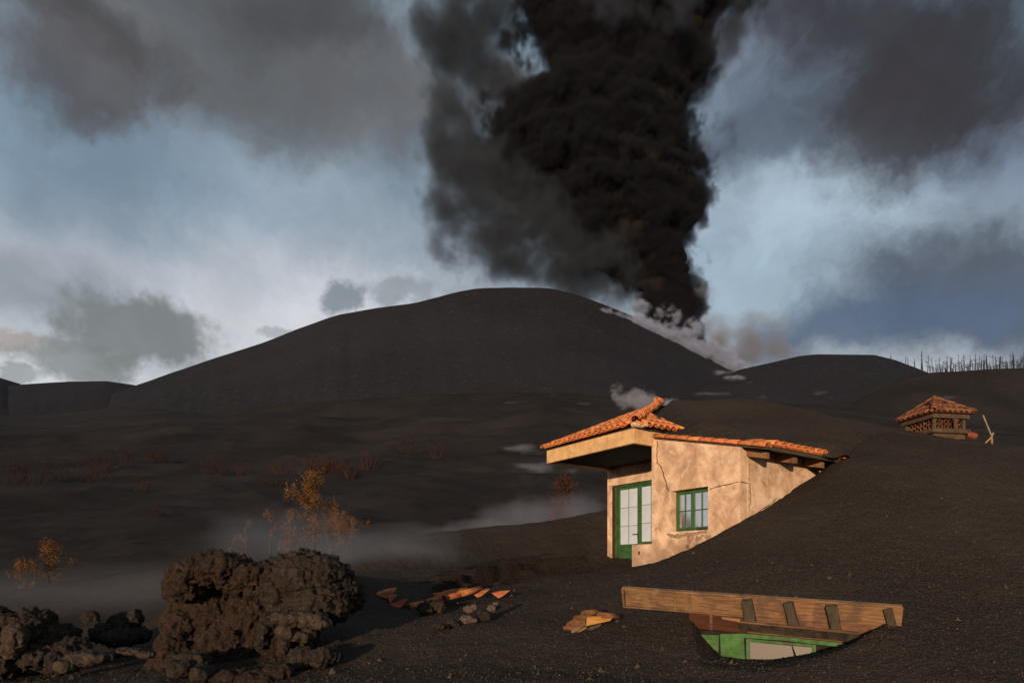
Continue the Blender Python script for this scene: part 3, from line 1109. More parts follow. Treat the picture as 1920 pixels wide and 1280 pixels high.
# --- window: two green casements, two by two panes each
def casement(parent, s, t0, t1, z0, z1, cols, rows, mat, glass, fw=0.055, mw=0.028, depth=0.05, mdepth=0.03):
    bm = bmesh.new()
    add_box(bm, (s, t0, z0), (s + depth, t0 + fw, z1), bevel=0.006)
    add_box(bm, (s, t1 - fw, z0), (s + depth, t1, z1), bevel=0.006)
    add_box(bm, (s + 0.002, t0 + fw * 0.9, z0 + 0.002), (s + depth - 0.002, t1 - fw * 0.9, z0 + fw), bevel=0.006)
    add_box(bm, (s + 0.002, t0 + fw * 0.9, z1 - fw), (s + depth - 0.002, t1 - fw * 0.9, z1 - 0.002), bevel=0.006)
    fr = hpart('sash_frame', from_bm('sash_frame', bm), mat, parent)
    a0, a1, b0, b1 = t0 + fw, t1 - fw, z0 + fw, z1 - fw
    for c in range(1, cols):
        t = a0 + (a1 - a0) * c / cols
        hpart('glazing_bar', box_mesh('glazing_bar', (s + 0.008, t - mw / 2, b0 - 0.01), (s + 0.008 + mdepth, t + mw / 2, b1 + 0.01)), mat, parent)
    for r in range(1, rows):
        z = b0 + (b1 - b0) * r / rows
        hpart('glazing_bar', box_mesh('glazing_bar', (s + 0.011, a0 - 0.01, z - mw / 2), (s + 0.005 + mdepth, a1 + 0.01, z + mw / 2)), mat, parent)
    for c in range(cols):
        for r in range(rows):
            ta, tb = a0 + (a1 - a0) * c / cols, a0 + (a1 - a0) * (c + 1) / cols
            za, zb = b0 + (b1 - b0) * r / rows, b0 + (b1 - b0) * (r + 1) / rows
            m_ = box_mesh('pane', (-0.003, -(tb - ta) / 2, -(zb - za) / 2), (0.003, (tb - ta) / 2, (zb - za) / 2))
            o = hpart('pane', m_, glass, parent)
            o.location = (s + depth * 0.6, (ta + tb) / 2, (za + zb) / 2)
            o.rotation_euler = (0, rnd.uniform(-0.003, 0.003), rnd.uniform(-0.003, 0.003))
    return fr


win = hpart('window', None, None)
WS = 0.19
bm = bmesh.new()
for lo, hi in (((WS, wo[0], wo[2]), (WS + 0.08, wo[0] + 0.05, wo[3])), ((WS, wo[1] - 0.07, wo[2]), (WS + 0.08, wo[1], wo[3])),
               ((WS + 0.002, wo[0] + 0.05, wo[3] - 0.05), (WS + 0.078, wo[1] - 0.07, wo[3])), ((WS + 0.002, wo[0] + 0.05, wo[2]), (WS + 0.078, wo[1] - 0.07, wo[2] + 0.05))):
    add_box(bm, lo, hi)
hpart('frame', from_bm('frame', bm), M_GREEN, win)
mid = (wo[0] + wo[1]) / 2 + 0.03
casement(win, WS - 0.02, wo[0] + 0.045, mid - 0.003, wo[2] + 0.045, wo[3] - 0.045, 2, 2, M_GREEN, M_GLASS_W)
casement(win, WS - 0.02, mid + 0.003, wo[1] - 0.065, wo[2] + 0.045, wo[3] - 0.045, 2, 2, M_GREEN, M_GLASS_W)
bm = bmesh.new()
add_box(bm, (WS - 0.035, mid - 0.022, wo[2] + 0.04), (WS - 0.021, mid + 0.022, wo[3] - 0.04), bevel=0.004)
hpart('cover_strip', from_bm('cover_strip', bm), M_GREEN, win)
bm = bmesh.new()
add_box(bm, (0.012, wo[0] + 0.003, wo[2] + 0.001), (WS - 0.022, wo[0] + 0.38, wo[2] + 0.045), bevel=0.018, jit=0.008)
hpart('ash_heap', from_bm('ash_heap', bm), M_ASH, win)

# --- double door, left leaf closed, right leaf over the parapet
door = hpart('door', None, None)
GS = DS + 0.14
bm = bmesh.new()
add_box(bm, (GS - 0.03, 6.05, -1.4), (GS + 0.07, do[1] - 0.002, do[2] - 0.002))
add_box(bm, (GS - 0.028, do[0], do[2] - 0.07), (GS + 0.068, 6.05, do[2] - 0.004))
hpart('frame', from_bm('frame', bm), M_GREEN, door)
hpart('jamb_lining', box_mesh('jamb_lining', (DS + 0.01, do[1] - 0.03, -1.4), (GS - 0.032, do[1] - 0.001, do[2] - 0.003)), M_WOOD_RED, door)
casement(door, GS, 5.09, 6.04, 0.70, do[2] - 0.075, 2, 3, M_GREEN, M_GLASS, fw=0.085, mw=0.012, depth=0.05, mdepth=0.012)
casement(door, GS - 0.012, 4.10, 5.07, 0.76, do[2] - 0.075, 2, 3, M_GREEN, M_GLASS, fw=0.085, mw=0.012, depth=0.05, mdepth=0.012)
bm = bmesh.new()
add_box(bm, (GS + 0.001, 5.092, -1.3), (GS + 0.045, 6.038, 0.70), bevel=0.004)
low = hpart('lower_panel', from_bm('lower_panel', bm), M_GREEN, door)
bm = bmesh.new()
for z in (0.32, -0.15):
    add_box(bm, (GS - 0.018, 5.22, z), (GS + 0.002, 5.91, z + 0.20), bevel=0.012)
hpart('raised_panel', from_bm('raised_panel', bm), M_GREEN, low)
bm = bmesh.new()
add_box(bm, (GS - 0.012, 5.125, 0.93), (GS - 0.001, 5.165, 1.16), bevel=0.003)
add_box(bm, (GS - 0.05, 5.135, 1.08), (GS - 0.012, 5.155, 1.10), bevel=0.003)
add_box(bm, (GS - 0.062, 5.135, 1.078), (GS - 0.045, 5.33, 1.102), bevel=0.004)
hpart('handle', from_bm('handle', bm), M_DARK, door)
hpart('side_sill_wall', box_mesh('side_sill_wall', (GS + 0.001, 4.0, -1.3), (GS + 0.10, 5.085, 0.755)), M_PLASTER)

# --- cracks in the plaster: narrow wandering dark strips laid on its face
def crack(pts, width, plane):
    """pts: pixels; plane: ('s', value) or ('t', value)"""
    rr_ = random.Random(len(pts) * 31 + int(pts[0][0]))
    fine_ = []
    for (a, b) in zip(pts[:-1], pts[1:]):
        n = max(2, int(math.hypot(b[0] - a[0], b[1] - a[1]) / 4))
        for k in range(n):
            f_ = k / n
            fine_.append((a[0] + (b[0] - a[0]) * f_ + rr_.uniform(-0.9, 0.9), a[1] + (b[1] - a[1]) * f_ + rr_.uniform(-0.7, 0.7)))
    fine_.append(pts[-1])
    loc = []
    for (px, py) in fine_:
        if plane[0] == 's':
            t, z = on_s(px, py, plane[1])
            loc.append(Vector((plane[1], t, z)))
        else:
            s, z = on_t(px, py, plane[1])
            loc.append(Vector((s, plane[1], z)))
    bm = bmesh.new()
    nrm = Vector((-1, 0, 0)) if plane[0] == 's' else Vector((0, -1, 0))
    prev = None
    for i, p in enumerate(loc):
        d = (loc[min(i + 1, len(loc) - 1)] - loc[max(i - 1, 0)]).normalized()
        side = d.cross(nrm)
        w = width * rr_.uniform(0.5, 1.3) * (0.35 if i in (0, len(loc) - 1) else 1)
        a, b = bm.verts.new(p + side * w), bm.verts.new(p - side * w)
        if prev:
            bm.faces.new((prev[0], a, b, prev[1]))
        prev = (a, b)
    r = bmesh.ops.extrude_face_region(bm, geom=list(bm.faces))
    for v in [g for g in r['geom'] if isinstance(g, bmesh.types.BMVert)]:
        v.co -= nrm * 0.006
    return hpart('crack', from_bm('crack', bm), M_CRACK)


crack([(1232, 826), (1232, 868), (1239, 874), (1247, 898), (1250, 915), (1256, 921)], 0.014, ('s', -0.004))
crack([(1328, 918), (1345, 912), (1362, 908), (1376, 905), (1386, 903)], 0.010, ('s', -0.004))
crack([(1389, 903), (1405, 906)], 0.009, ('t', -0.014))
crack([(1406, 868), (1405, 905), (1408, 930), (1406, 948), (1405, 975)], 0.011, ('t', -0.005))
crack([(1420, 962), (1432, 952), (1444, 946), (1452, 938), (1460, 930)], 0.010, ('t', -0.005))
crack([(1226, 995), (1234, 988), (1240, 997)], 0.006, ('s', -0.004))
crack([(1396, 985), (1404, 977), (1412, 972)], 0.009, ('t', -0.005))
crack([(1428, 900), (1432, 906), (1438, 913)], 0.006, ('t', -0.005))

# brown marks laid on the wall below the window sill
def dark_mark(pts, width):
    c_ = crack(pts, width, ('s', -0.0035))
    c_.name = 'wall_mark'
    c_.data.materials[0] = M_MARK
    return c_


M_MARK = simple_mat('brown_wall_mark', (0.22, 0.135, 0.085), (0.34, 0.215, 0.135), 9.0)
for pts, w in (([(1291, 1003), (1291, 1016), (1288, 1026), (1283, 1036)], 0.050), ([(1284, 1020), (1291, 1026), (1298, 1031), (1304, 1033)], 0.042),
               ([(1300, 1004), (1297, 1011), (1292, 1019)], 0.040), ([(1307, 1002), (1306, 1016), (1305, 1029)], 0.050),
               ([(1309, 1014), (1314, 1006), (1319, 1002)], 0.040), ([(1250, 1000), (1258, 1004), (1270, 1005), (1288, 1002), (1310, 999), (1326, 995)], 0.060),
               ([(1322, 1002), (1326, 1010), (1332, 1004)], 0.045)):
    dark_mark(pts, w)

# ------------------------------------------------------------------ ash lying on the roof, running into the mound
roof_ctrl = []
def rc(s, t, z):
    p = house_pt(s, t, z)
    roof_ctrl.append((p.x, p.y, z))
for t in (2.5, 1.9, 1.3, 0.7, 0.1, -0.3):
    rc(0.14, t, ez(t) + 0.15)
for s, k in ((0.6, .20), (1.4, .20), (2.1, .24), (2.6, .40), (3.1, .46)):
    rc(s, -0.46, ez(-0.46) + k)
rc(2.7, -0.74, ez(-0.74) + 0.34)
rc(3.2, -0.82, ez(-0.82) + 0.36)
rc(3.55, -0.6, 2.70)
rc(4.2, -0.7, 2.62)
for s in (0.9, 1.8, 2.8):
    rc(s, 0.6, ez(0.6) + 0.42)
    rc(s, 1.8, ez(1.8) + 0.62)
# along the hip
for k in (0.16, 0.3, 0.5, 0.7, 0.9, 1.0):
    s = FS + (S_AP - FS) * k
    rc(s + 0.22, hip_t(s) - 0.02, zf(s) + 0.16)
rc(0.75, 2.62, 3.80)
rc(S_AP + 0.6, 6.4, zf(S_AP) + 0.22)
for q in [(1300, 754, 22.0), (1350, 751, 22.2), (1400, 752, 22.0), (1450, 758, 21.6), (1500, 768, 21.0), (1560, 782, 20.0), (1620, 797, 18.8), (1700, 815, 17.2),
          (1300, 790, 18.6), (1400, 800, 17.6), (1500, 820, 16.9), (1600, 850, 15.6), (1600, 820, 17.0), (1450, 785, 19.2)]:
    roof_ctrl.append(tuple(P(*q)))
for (px, z, d) in [(1250, 5.2, 24), (1350, 5.0, 25), (1480, 4.2, 24.5), (1600, 3.3, 23), (1350, 3.0, 29), (1500, 2.6, 28)]:
    roof_ctrl.append(((px - CX) / F * d, d, z))
TR = TPS(roof_ctrl, 0.001)
gs = np.linspace(-0.9, 8.6, 300)
gt = np.linspace(-0.86, 11.0, 336)
S_, T_ = np.meshgrid(gs, gt, indexing='ij')
px_ = HC.x + UX.x * S_ + VX.x * T_
py_ = HC.y + UX.y * S_ + VX.y * T_
zr_ = TR(px_.ravel(), py_.ravel())
zg_ = ground_z(px_.ravel(), py_.ravel(), False)
s_, t_ = S_.ravel(), T_.ravel()
pcol = CX + F * px_.ravel() / py_.ravel()
fade = sstep(1575, 1690, pcol)
z_ = zr_ * (1 - fade) + (zg_ - 0.06) * fade
p3_ = np.stack([px_.ravel(), py_.ravel(), np.zeros(s_.size)], 1)
z_ += 0.03 * fbm(p3_ * 1.2, 3) + 0.014 * fbm(p3_ * 5, 3)
# ragged lower edge following the tiles
edge_n = 0.05 * fbm(p3_ * 3.5 + 8, 3)
d_eave = t_ - (-0.50 - 0.34 * sstep(1.9, 2.6, s_) + edge_n)
d_verge = s_ - (0.10 + edge_n)
hip_line = FS + 0.30 + RK / FK * (np.maximum(t_, RT) - RT)
d_hip = (s_ - hip_line) * 0.57 + edge_n * 1.2
# right slope of the porch: bare tiles near its eave
d_low = np.where(t_ > 2.3, np.maximum(s_ - 1.28, (t_ - 2.92) * 0.9) + edge_n, 9.0)
inside = np.minimum(np.minimum(d_eave, np.where(t_ < 2.55, d_verge, 9)), np.where(t_ >= 2.55, np.minimum(d_hip, d_low), 9))
thin = 0.17 * (1 - sstep(0.0, 0.22, inside))
z_ -= np.where(pcol < 1600, thin, 0)
keep = inside > -0.04
keep |= (s_ > 4.4)
keep &= (t_ < 6.5) | (pcol > 1238)
keep &= (s_ < 4.0) | (pcol < 1720)
NS, NTt = len(gs), len(gt)
a_, b_ = np.meshgrid(np.arange(NS - 1), np.arange(NTt - 1), indexing='ij')
q_ = (a_ * NTt + b_).ravel()
quad = np.stack([q_, q_ + NTt, q_ + NTt + 1, q_ + 1], 1)
ok = keep[quad].all(1)
quad = quad[ok]
used = np.unique(quad)
remap = np.full(s_.size, -1)
remap[used] = np.arange(len(used))
tag(obj('ash_drift', from_np('ash_drift', np.stack([px_.ravel(), py_.ravel(), z_], 1)[used], remap[quad]), M_ASH),
    'black ash drift lying on the tiled house roof', 'ash', kind='stuff')

# ------------------------------------------------------------------ wooden eave and green window of the lower, buried building
E_UP = (Vector((0, 0, 1)) - E_X * E_X.z).normalized()
E_F = E_X.cross(E_UP).normalized()               # facing the camera
if E_F.y > 0:
    E_F = -E_F
TILT = math.radians(24)
E_DN = (-E_UP * math.cos(TILT) - E_F * math.sin(TILT)).normalized()   # down the boards, leaning away below
E_NN = E_X.cross(E_DN).normalized()
if E_NN.y > 0:
    E_NN = -E_NN
eave = thing('buried_eave', 'pine boarded eave with rafters sticking out of the ash slope', 'eave', E_A, 0.0)
ME = Matrix((E_X, E_NN, -E_DN)).transposed().to_4x4()      # local x along, y out toward the camera, z up the boards
eave.matrix_world = Matrix.Translation(E_A) @ ME


def e_uv(px, py, off=0.0):
    p = ray_plane(px, py, E_A + E_NN * off, E_NN) - E_A
    return p.dot(E_X), -p.dot(E_DN)


def e_box(name, px0, px1, z0, z1, y0, y1, mat, bevel=0.004, jit=0.0, parent=None, rot=0.0):
    u0, u1 = px0, px1
    c_ = Vector(((u0 + u1) / 2, 0, z1))
    Mr = Matrix.Translation(c_) @ Matrix.Rotation(rot, 4, 'Y') @ Matrix.Translation(-c_)
    return obj(name, box_mesh(name, (u0, y0, z0), (u1, y1, z1), M=Mr, bevel=bevel, jit=jit), mat, parent or eave)


us = {p: e_uv(p, 1120)[0] for p in (1170, 1265, 1400, 1478, 1560, 1665, 1290, 1690, 1610, 1385)}
R1 = 0.285
joints = [0.0, us[1265], us[1400] + 0.04, us[1560] + 0.03, E_LEN]
for a, b in zip(joints[:-1], joints[1:]):
    e_box('plank', a + 0.003, b - 0.003, -R1 + rnd.uniform(-0.006, 0.006), 0.0, -0.03, rnd.uniform(-0.008, 0.004), M_WOOD, jit=0.006, rot=rnd.uniform(-0.006, 0.006))
e_box('drip_lip', -0.02, us[1400], -R1 - 0.028, -R1 - 0.004, -0.03, 0.022, M_WOOD)
e_box('end_board', -0.035, -0.002, -R1 - 0.02, 0.015, -0.03, 0.03, M_WOOD)
e_box('top_lip', -0.03, E_LEN - 0.02, 0.004, 0.03, -0.05, 0.02, M_WOOD)
for a, b, m_ in ((us[1290], us[1400] - 0.01, M_WOOD_RED), (us[1400], us[1560] - 0.2, M_WOOD), (us[1560] - 0.197, E_LEN - 0.1, M_WOOD)):
    e_box('plank', a, b, -2 * R1 - 0.012, -R1 - 0.032 if b < us[1400] else -R1 - 0.008, -0.035, -0.006, m_, jit=0.003)
for p, w, dp, ro in ((1400, 0.15, 0.11, -0.16), (1478, 0.12, 0.10, -0.24), (1560, 0.135, 0.10, -0.20), (1665, 0.10, 0.05, -0.28)):
    e_box('rafter', us[p] - w / 2, us[p] + w / 2, -1.72 * R1, -0.008, 0.005, dp, M_WOOD_GREY, bevel=0.01, jit=0.010, rot=ro)
for p in (us[1265], us[1290] + 0.02):
    e_box('batten', p - 0.02, p + 0.02, -R1 - 0.02, -0.01, 0.004, 0.018, M_WOOD, jit=0.006)
e_box('batten', us[1290] + 0.30, us[1290] + 0.34, -2 * R1, -R1 - 0.04, 0.0, 0.016, M_WOOD, jit=0.015)

# black gutter board in front of the rafters' feet
gA, gB = ray_plane(1386, 1165, E_A + E_NN * 0.16, E_NN), ray_plane(1612, 1187, E_A + E_NN * 0.16, E_NN)
gx_ = (gB - gA).normalized()
gy_ = (E_NN - gx_ * E_NN.dot(gx_)).normalized()
MG = Matrix.Translation(gA - E_A) @ Matrix((gx_, gy_, gx_.cross(gy_) if gx_.cross(gy_).z > 0 else -gx_.cross(gy_))).transposed().to_4x4()
MG = ME.inverted() @ MG
gl = (gB - gA).length
obj('gutter_board', box_mesh('gutter_board', (0, -0.03, -0.135), (gl, 0.012, -0.012), M=MG, bevel=0.004, jit=0.004), M_WOOD_BLACK, eave)
obj('gutter_edge', box_mesh('gutter_edge', (-0.02, -0.04, -0.010), (gl, 0.016, 0.010), M=MG, bevel=0.004, jit=0.003), M_WOOD, eave)
obj('broken_batten', box_mesh('broken_batten', (-0.24, -0.03, 0.012), (0.01, 0.02, 0.045), M=MG, bevel=0.004, jit=0.010), M_WOOD, eave)

# green window below, its top just showing
WN = E_H.copy()
wl = thing('buried_window', 'green window frame with dusty pane, buried under the boarded eave', 'window', tuple(P(1395, 1230, 8.70)), math.atan2(E_H.y, E_H.x) + 0.02)
wloc = Vector(P(1395, 1230, 8.70))
WM = Matrix.Translation(wloc) @ Matrix.Rotation(math.atan2(E_H.y, E_H.x) + 0.02, 4, 'Z')
WMi = WM.inverted()
w_nrm = (WM.to_3x3() @ Vector((0, -1, 0)))


def wv(px, py, off=0.0):
    p = WMi @ ray_plane(px, py, wloc + w_nrm * off, w_nrm)
    return p.x, p.z


def w_poly(name, pix, y0, y1, mat):
    pts = [wv(px, py, -(y0)) for px, py in pix]
    return obj(name, prism_mesh(name, [(x, y0, z) for x, z in pts], (0, y1 - y0, 0)), mat, wl)


w_poly('lintel_rail', [(1392, 1187), (1470, 1193), (1592, 1206), (1575, 1212), (1470, 1200), (1392, 1195)], -0.05, 0.03, M_GREEN_OLD)
w_poly('mullion_board', [(1350, 1188), (1394, 1187), (1397, 1236), (1352, 1236)], -0.02, 0.04, M_GREEN_OLD)
w_poly('shutter', [(1314, 1189), (1348, 1190), (1347, 1222), (1338, 1216)], 0.02, 0.06, M_GREEN_OLD)
w_poly('sash_stile', [(1399, 1196), (1406, 1197), (1406, 1236), (1399, 1236)], -0.02, 0.02, M_GREEN)
w_poly('sash_rail', [(1406, 1197), (1530, 1208), (1530, 1213), (1406, 1203)], -0.018, 0.018, M_GREEN_OLD)
w_poly('sash_stile', [(1523, 1208), (1530, 1208), (1530, 1236), (1523, 1236)], -0.02, 0.02, M_GREEN_OLD)
w_poly('pane', [(1406, 1203), (1484, 1210), (1490, 1236), (1406, 1236)], 0.004, 0.010, M_GLASS_DIRTY)
w_poly('pane', [(1486, 1210), (1523, 1213), (1523, 1236), (1496, 1236)], 0.012, 0.018, M_GLASS_DIRTY)
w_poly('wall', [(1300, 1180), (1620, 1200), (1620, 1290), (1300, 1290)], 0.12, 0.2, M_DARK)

# ------------------------------------------------------------------ corner of another roof poking out
cor = thing('buried_roof_corner', 'small broken roof corner with wavy tiles and orange board in the ash', 'roof', P(1100, 1175, 9.6), 0.0)
c0_ = Vector(P(1100, 1175, 9.6))
def cl(px, py, d):
    return Vector(P(px, py, d)) - c0_
TS = tile_mesh('small_tile', 0.34, 0.085, 0.075, 0.018)
TS.materials.append(M_TILE_DULL)
TSC = tile_mesh('small_channel_tile', 0.34, 0.075, 0.085, 0.018)
TSC.materials.append(M_TILE_DULL)
edge = [cl(1060, 1178, 9.5), cl(1074, 1167, 9.62), cl(1088, 1157, 9.75), cl(1102, 1147, 9.88)]
upd = Vector((0.78, 0.52, 0.10))
for i, p in enumerate(edge[:3]):
    tile_at(TS, cor, (p + edge[i + 1]) / 2 + Vector((0, 0, -0.01)), upd, (-0.45, -0.35, 1), jit=0.008)
    tile_at(TSC, cor, p + Vector((0, 0, 0.03)), upd, (-0.45, -0.35, 1), flip=True, jit=0.006)
tile_at(TS, cor, cl(1122, 1156, 9.55), Vector((0.85, 0.35, -0.06)), (-0.2, -0.3, 1), jit=0.01)
def board4(name, a, b, c, d, back, mat, parent):
    return obj(name, prism_mesh(name, [a, b, c, d], back), mat, parent)
board4('fascia_board', cl(1072, 1188, 9.35), cl(1098, 1172, 9.45), cl(1096, 1163, 9.47), cl(1070, 1181, 9.37), (0.02, 0.05, 0.01), M_WOOD, cor)
board4('orange_board', cl(1099, 1173, 9.44), cl(1144, 1163, 9.5), cl(1149, 1155, 9.56), cl(1100, 1158, 9.55), (0.01, 0.05, 0.02), M_WOOD_OR, cor)
board4('edge_strip', cl(1068, 1195, 9.36), cl(1100, 1177, 9.42), cl(1099, 1173, 9.43), cl(1070, 1190, 9.36), (0.02, 0.04, 0.0), M_WOOD, cor)
board4('underside', cl(1074, 1198, 9.40), cl(1104, 1188, 9.46), cl(1103, 1176, 9.46), cl(1078, 1190, 9.42), (0.02, 0.03, 0.0), M_DARK, cor)
board4('joist', cl(1103, 1183, 9.46), cl(1128, 1172, 9.5), cl(1127, 1168, 9.5), cl(1102, 1176, 9.46), (0.01, 0.03, 0.0), M_WOOD_GREY, cor)

# ------------------------------------------------------------------ line of ridge tiles breaking the surface, and loose tiles
rid = thing('buried_roof_ridge', 'broken line of terracotta ridge tiles just breaking the ash surface', 'roof', P(840, 1118, 12.2), 0.0)
r0_ = Vector(P(840, 1118, 12.2))
TL = tile_mesh('ridge_tile_long', 0.52, 0.10, 0.085)
TL.materials.append(M_TILE_DULL2)
line = [(768, 1134), (800, 1127), (832, 1118), (862, 1111), (888, 1104)]
for (a, b) in zip(line[:-1], line[1:]):
    pa = Vector(P(a[0], a[1], 12.0))
    pb = Vector(P(b[0], b[1], 12.2))
    tile_at(TL, rid, pa - r0_ - Vector((0, 0, 0.05)), pb - pa, (0, -0.25, 1), jit=0.01, name='ridge_tile')
tile_at(TL, rid, Vector(P(830, 1109, 12.5)) - r0_ - Vector((0, 0, 0.06)), (0.9, 0.3, 0.12), (0, -0.2, 1), jit=0.02, name='ridge_tile')
tile_at(TL, rid, Vector(P(812, 1114, 12.4)) - r0_ - Vector((0, 0, 0.07)), (0.9, 0.3, 0.18), (0.1, -0.2, 1), jit=0.02, name='ridge_tile')
shards = [(724, 1114, 12.2, 'wedge-shaped orange tile shard beside the dark outcrop shoulder'), (734, 1121, 12.1, 'small orange tile chip below the wedge-shaped shard'),
          (748, 1130, 12.0, 'orange tile shard lying between the outcrop and the ridge tile line'), (898, 1111, 12.2, 'flat orange tile shard under the upper end of the tile line'),
          (938, 1112, 12.3, 'lone orange tile shard farthest along from the tile line')]
for i, (px, py, d, lb) in enumerate(shards):
    bm = bmesh.new()
    rr_ = random.Random(i + 5)
    w = (0.20, 0.09, 0.19, 0.17, 0.17)[i]
    pts = [(-w, 0, 0.02), (-w * 0.2, 0.03, -0.09), (w * 0.35, 0.02, -0.06), (w * 1.1, 0, 0.055), (0.0, 0.02, 0.05)]
    pts = [(a + rr_.uniform(-.02, .02), b, c + rr_.uniform(-.012, .012)) for a, b, c in pts]
    me_ = prism_mesh('tile_shard', pts, (0.0, 0.16, 0.05))
    tag(obj('tile_shard', me_, M_TILE_DULL2, None, P(px, py, d), (rr_.uniform(-.3, .1), rr_.uniform(-.2, .1), rr_.uniform(-.3, .3))), lb, 'tile', 'tile shards in the ash')

# ------------------------------------------------------------------ lava rocks
def rock(name, label, balls, voxel, mat, amp=0.12, freq=2.2, cl_amp=0.10, cl_freq=5.0, seed=0, drape=0.0, group=None, cat='rock'):
    """balls in pixels: (col,row,depth, rx,ry,rz) with radii in metres"""
    k_ = 0.90 if balls[0][0] < 700 and balls[0][2] < 11 else 1.0      # the outcrop stands close to the camera
    bl = [(Vector(P(b[0], b[1], b[2] * k_)), (b[3] * k_, b[4] * k_, b[5] * k_), b[6] if len(b) > 6 else 0.0) for b in balls]
    me_ = blob_mesh(name, bl, voxel)
    for k in range(1):
        co, no = get_np(me_)
        base_ = bl[0][0]
        q = co * freq + seed * 7.7
        d1 = fbm(q, 4, 0.55) * amp
        f1, f2 = worley(co * cl_freq + seed * 3.1 + 0.35 * fbm(co * 3 + seed, 2)[:, None])
        cl_ = (0.55 - f1) * cl_amp
        f1b, _ = worley(co * cl_freq * 2.6 + seed)
        cl2 = (0.5 - f1b) * cl_amp * 0.38
        rid_ = fbm(co * freq * 3.0 + 40 + seed, 3, 0.55, mode='ridge') * amp * 0.45
        f1c, _ = worley(co * cl_freq * 6.0 + seed * 2)
        cl3 = (0.5 - f1c) * cl_amp * 0.20
        pit_ = -np.clip(fbm(co * cl_freq * 1.3 + 70 + seed, 3, 0.6) - 0.12, 0, 1) * cl_amp * 1.6
        jag = fbm(co * freq * 1.7 + 90 + seed + 0.25 * d1[:, None] / amp, 5, 0.62, 2.15, mode='ridge') * amp * 1.15
        strk = fbm(co * np.array([6.0, 6.0, 1.6], dtype=np.float32) * freq * 0.55 + 33 + seed, 3, 0.55, mode='ridge') * amp * 0.55
        disp = d1 * 1.2 + cl_ * 0.40 + cl2 * 0.45 + cl3 * 0.7 + rid_ + jag + strk + pit_ * 0.7
        co = co + no * disp[:, None]
        if drape:
            ph = co[:, 2] * 9.0 + 2.2 * fbm(co * 1.4 + 11, 3)
            co[:, 2] += 0
            co += no * (np.abs((ph % 1.0) - 0.5) * drape)[:, None]
        set_np(me_, co)
    o = obj(name, me_, mat)
    # put the origin at the rock's own base
    org = Vector((float(co[:, 0].mean()), float(co[:, 1].mean()), float(co[:, 2].min())))
    me_.transform(Matrix.Translation(-org))
    o.location = org
    return tag(o, label, cat, group)


rock('lava_outcrop', 'big dark lava outcrop with overhanging clinker cap and a hollow below', [
    # clinker cap, left
    (365, 1078, 9.6, .36, .40, .24), (420, 1068, 9.6, .42, .45, .23), (470, 1082, 9.7, .42, .45, .24), (350, 1105, 9.5, .28, .3, .17), (395, 1052, 9.8, .26, .3, .15),
    (500, 1100, 9.8, .35, .4, .25), (330, 1092, 9.6, .14, .2, .16),
    # recessed face
    (400, 1150, 10.05, .55, .45, .50), (470, 1165, 10.05, .50, .45, .55), (350, 1175, 9.9, .34, .4, .38), (430, 1215, 9.85, .62, .45, .40), (330, 1215, 9.6, .30, .35, .24),
    (540, 1200, 9.9, .42, .45, .55), (380, 1245, 9.7, .40, .40, .30), (540, 1250, 9.7, .40, .40, .30), (460, 1240, 10.1, .50, .30, .35), (320, 1250, 9.5, .3, .3, .25)], 0.019, M_LAVA_RED, 0.09, 2.4, 0.15, 7.5, 1)
rock('lava_dome', 'rounded ropy lava dome joined to the right of the big outcrop', [
    (560, 1090, 9.9, .50, .55, .42), (605, 1085, 10.0, .42, .5, .35), (540, 1070, 10.2, .34, .4, .24), (635, 1105, 10.1, .30, .4, .26), (590, 1130, 9.8, .52, .5, .32), (650, 1125, 10.3, .26, .3, .17),
    (520, 1110, 9.6, .18, .25, .28), (575, 1060, 10.1, .38, .4, .18)], 0.019, M_LAVA, 0.07, 2.6, 0.085, 9.0, 2, drape=0.10)
rock('lava_slab', 'pale smooth lava slab jutting out below the ropy dome', [
    (545, 1158, 9.2, .26, .2, .10, .2), (580, 1160, 9.25, .24, .2, .09), (600, 1168, 9.3, .17, .2, .06), (540, 1180, 9.3, .14, .2, .12), (565, 1190, 9.4, .2, .2, .10)], 0.018, M_SLAB, 0.05, 3.5, 0.03, 10, 3)
rock('lava_rib', 'narrow twisted lava rib hanging under the pale slab', [
    (500, 1178, 9.4, .12, .16, .14), (492, 1200, 9.35, .09, .14, .14), (512, 1165, 9.45, .15, .16, .10), (535, 1210, 9.45, .10, .14, .2), (530, 1185, 9.45, .1, .12, .12)], 0.016, M_LAVA, 0.05, 4, 0.05, 11, 4)
rock('lava_boulder', 'lumpy boulder at the outcrop foot beside the smooth ash', [
    (600, 1232, 8.9, .22, .2, .14), (570, 1228, 9.0, .20, .2, .13), (625, 1228, 9.0, .12, .15, .10), (560, 1245, 8.9, .16, .2, .1)], 0.016, M_LAVA, 0.05, 4, 0.06, 11, 5)
rock('lava_boulder', 'broad boulder before the black cave mouth', [
    (365, 1240, 8.6, .22, .22, .15), (345, 1252, 8.4, .22, .2, .13), (380, 1262, 8.3, .14, .2, .11), (330, 1235, 8.7, .12, .15, .08)], 0.016, M_LAVA, 0.05, 3.5, 0.05, 10, 6)
rock('lava_boulder', 'low rocky sill along the lower edge of the cave mouth', [
    (420, 1268, 8.4, .3, .2, .09), (480, 1275, 8.35, .3, .2, .10), (520, 1262, 8.5, .2, .2, .12)], 0.018, M_LAVA_RED, 0.06, 3.5, 0.06, 9, 16)
rock('lava_mass', 'large rounded lava mass at the left edge of the picture', [
    (20, 1190, 9.2, .36, .4, .30), (60, 1180, 9.3, .36, .4, .26), (100, 1195, 9.4, .32, .35, .24), (-30, 1175, 9.3, .36, .4, .34), (130, 1215, 9.3, .24, .3, .18), (70, 1230, 9.1, .4, .35, .17),
    (10, 1240, 8.9, .25, .3, .2)], 0.018, M_LAVA, 0.09, 2.6, 0.12, 6.5, 7)
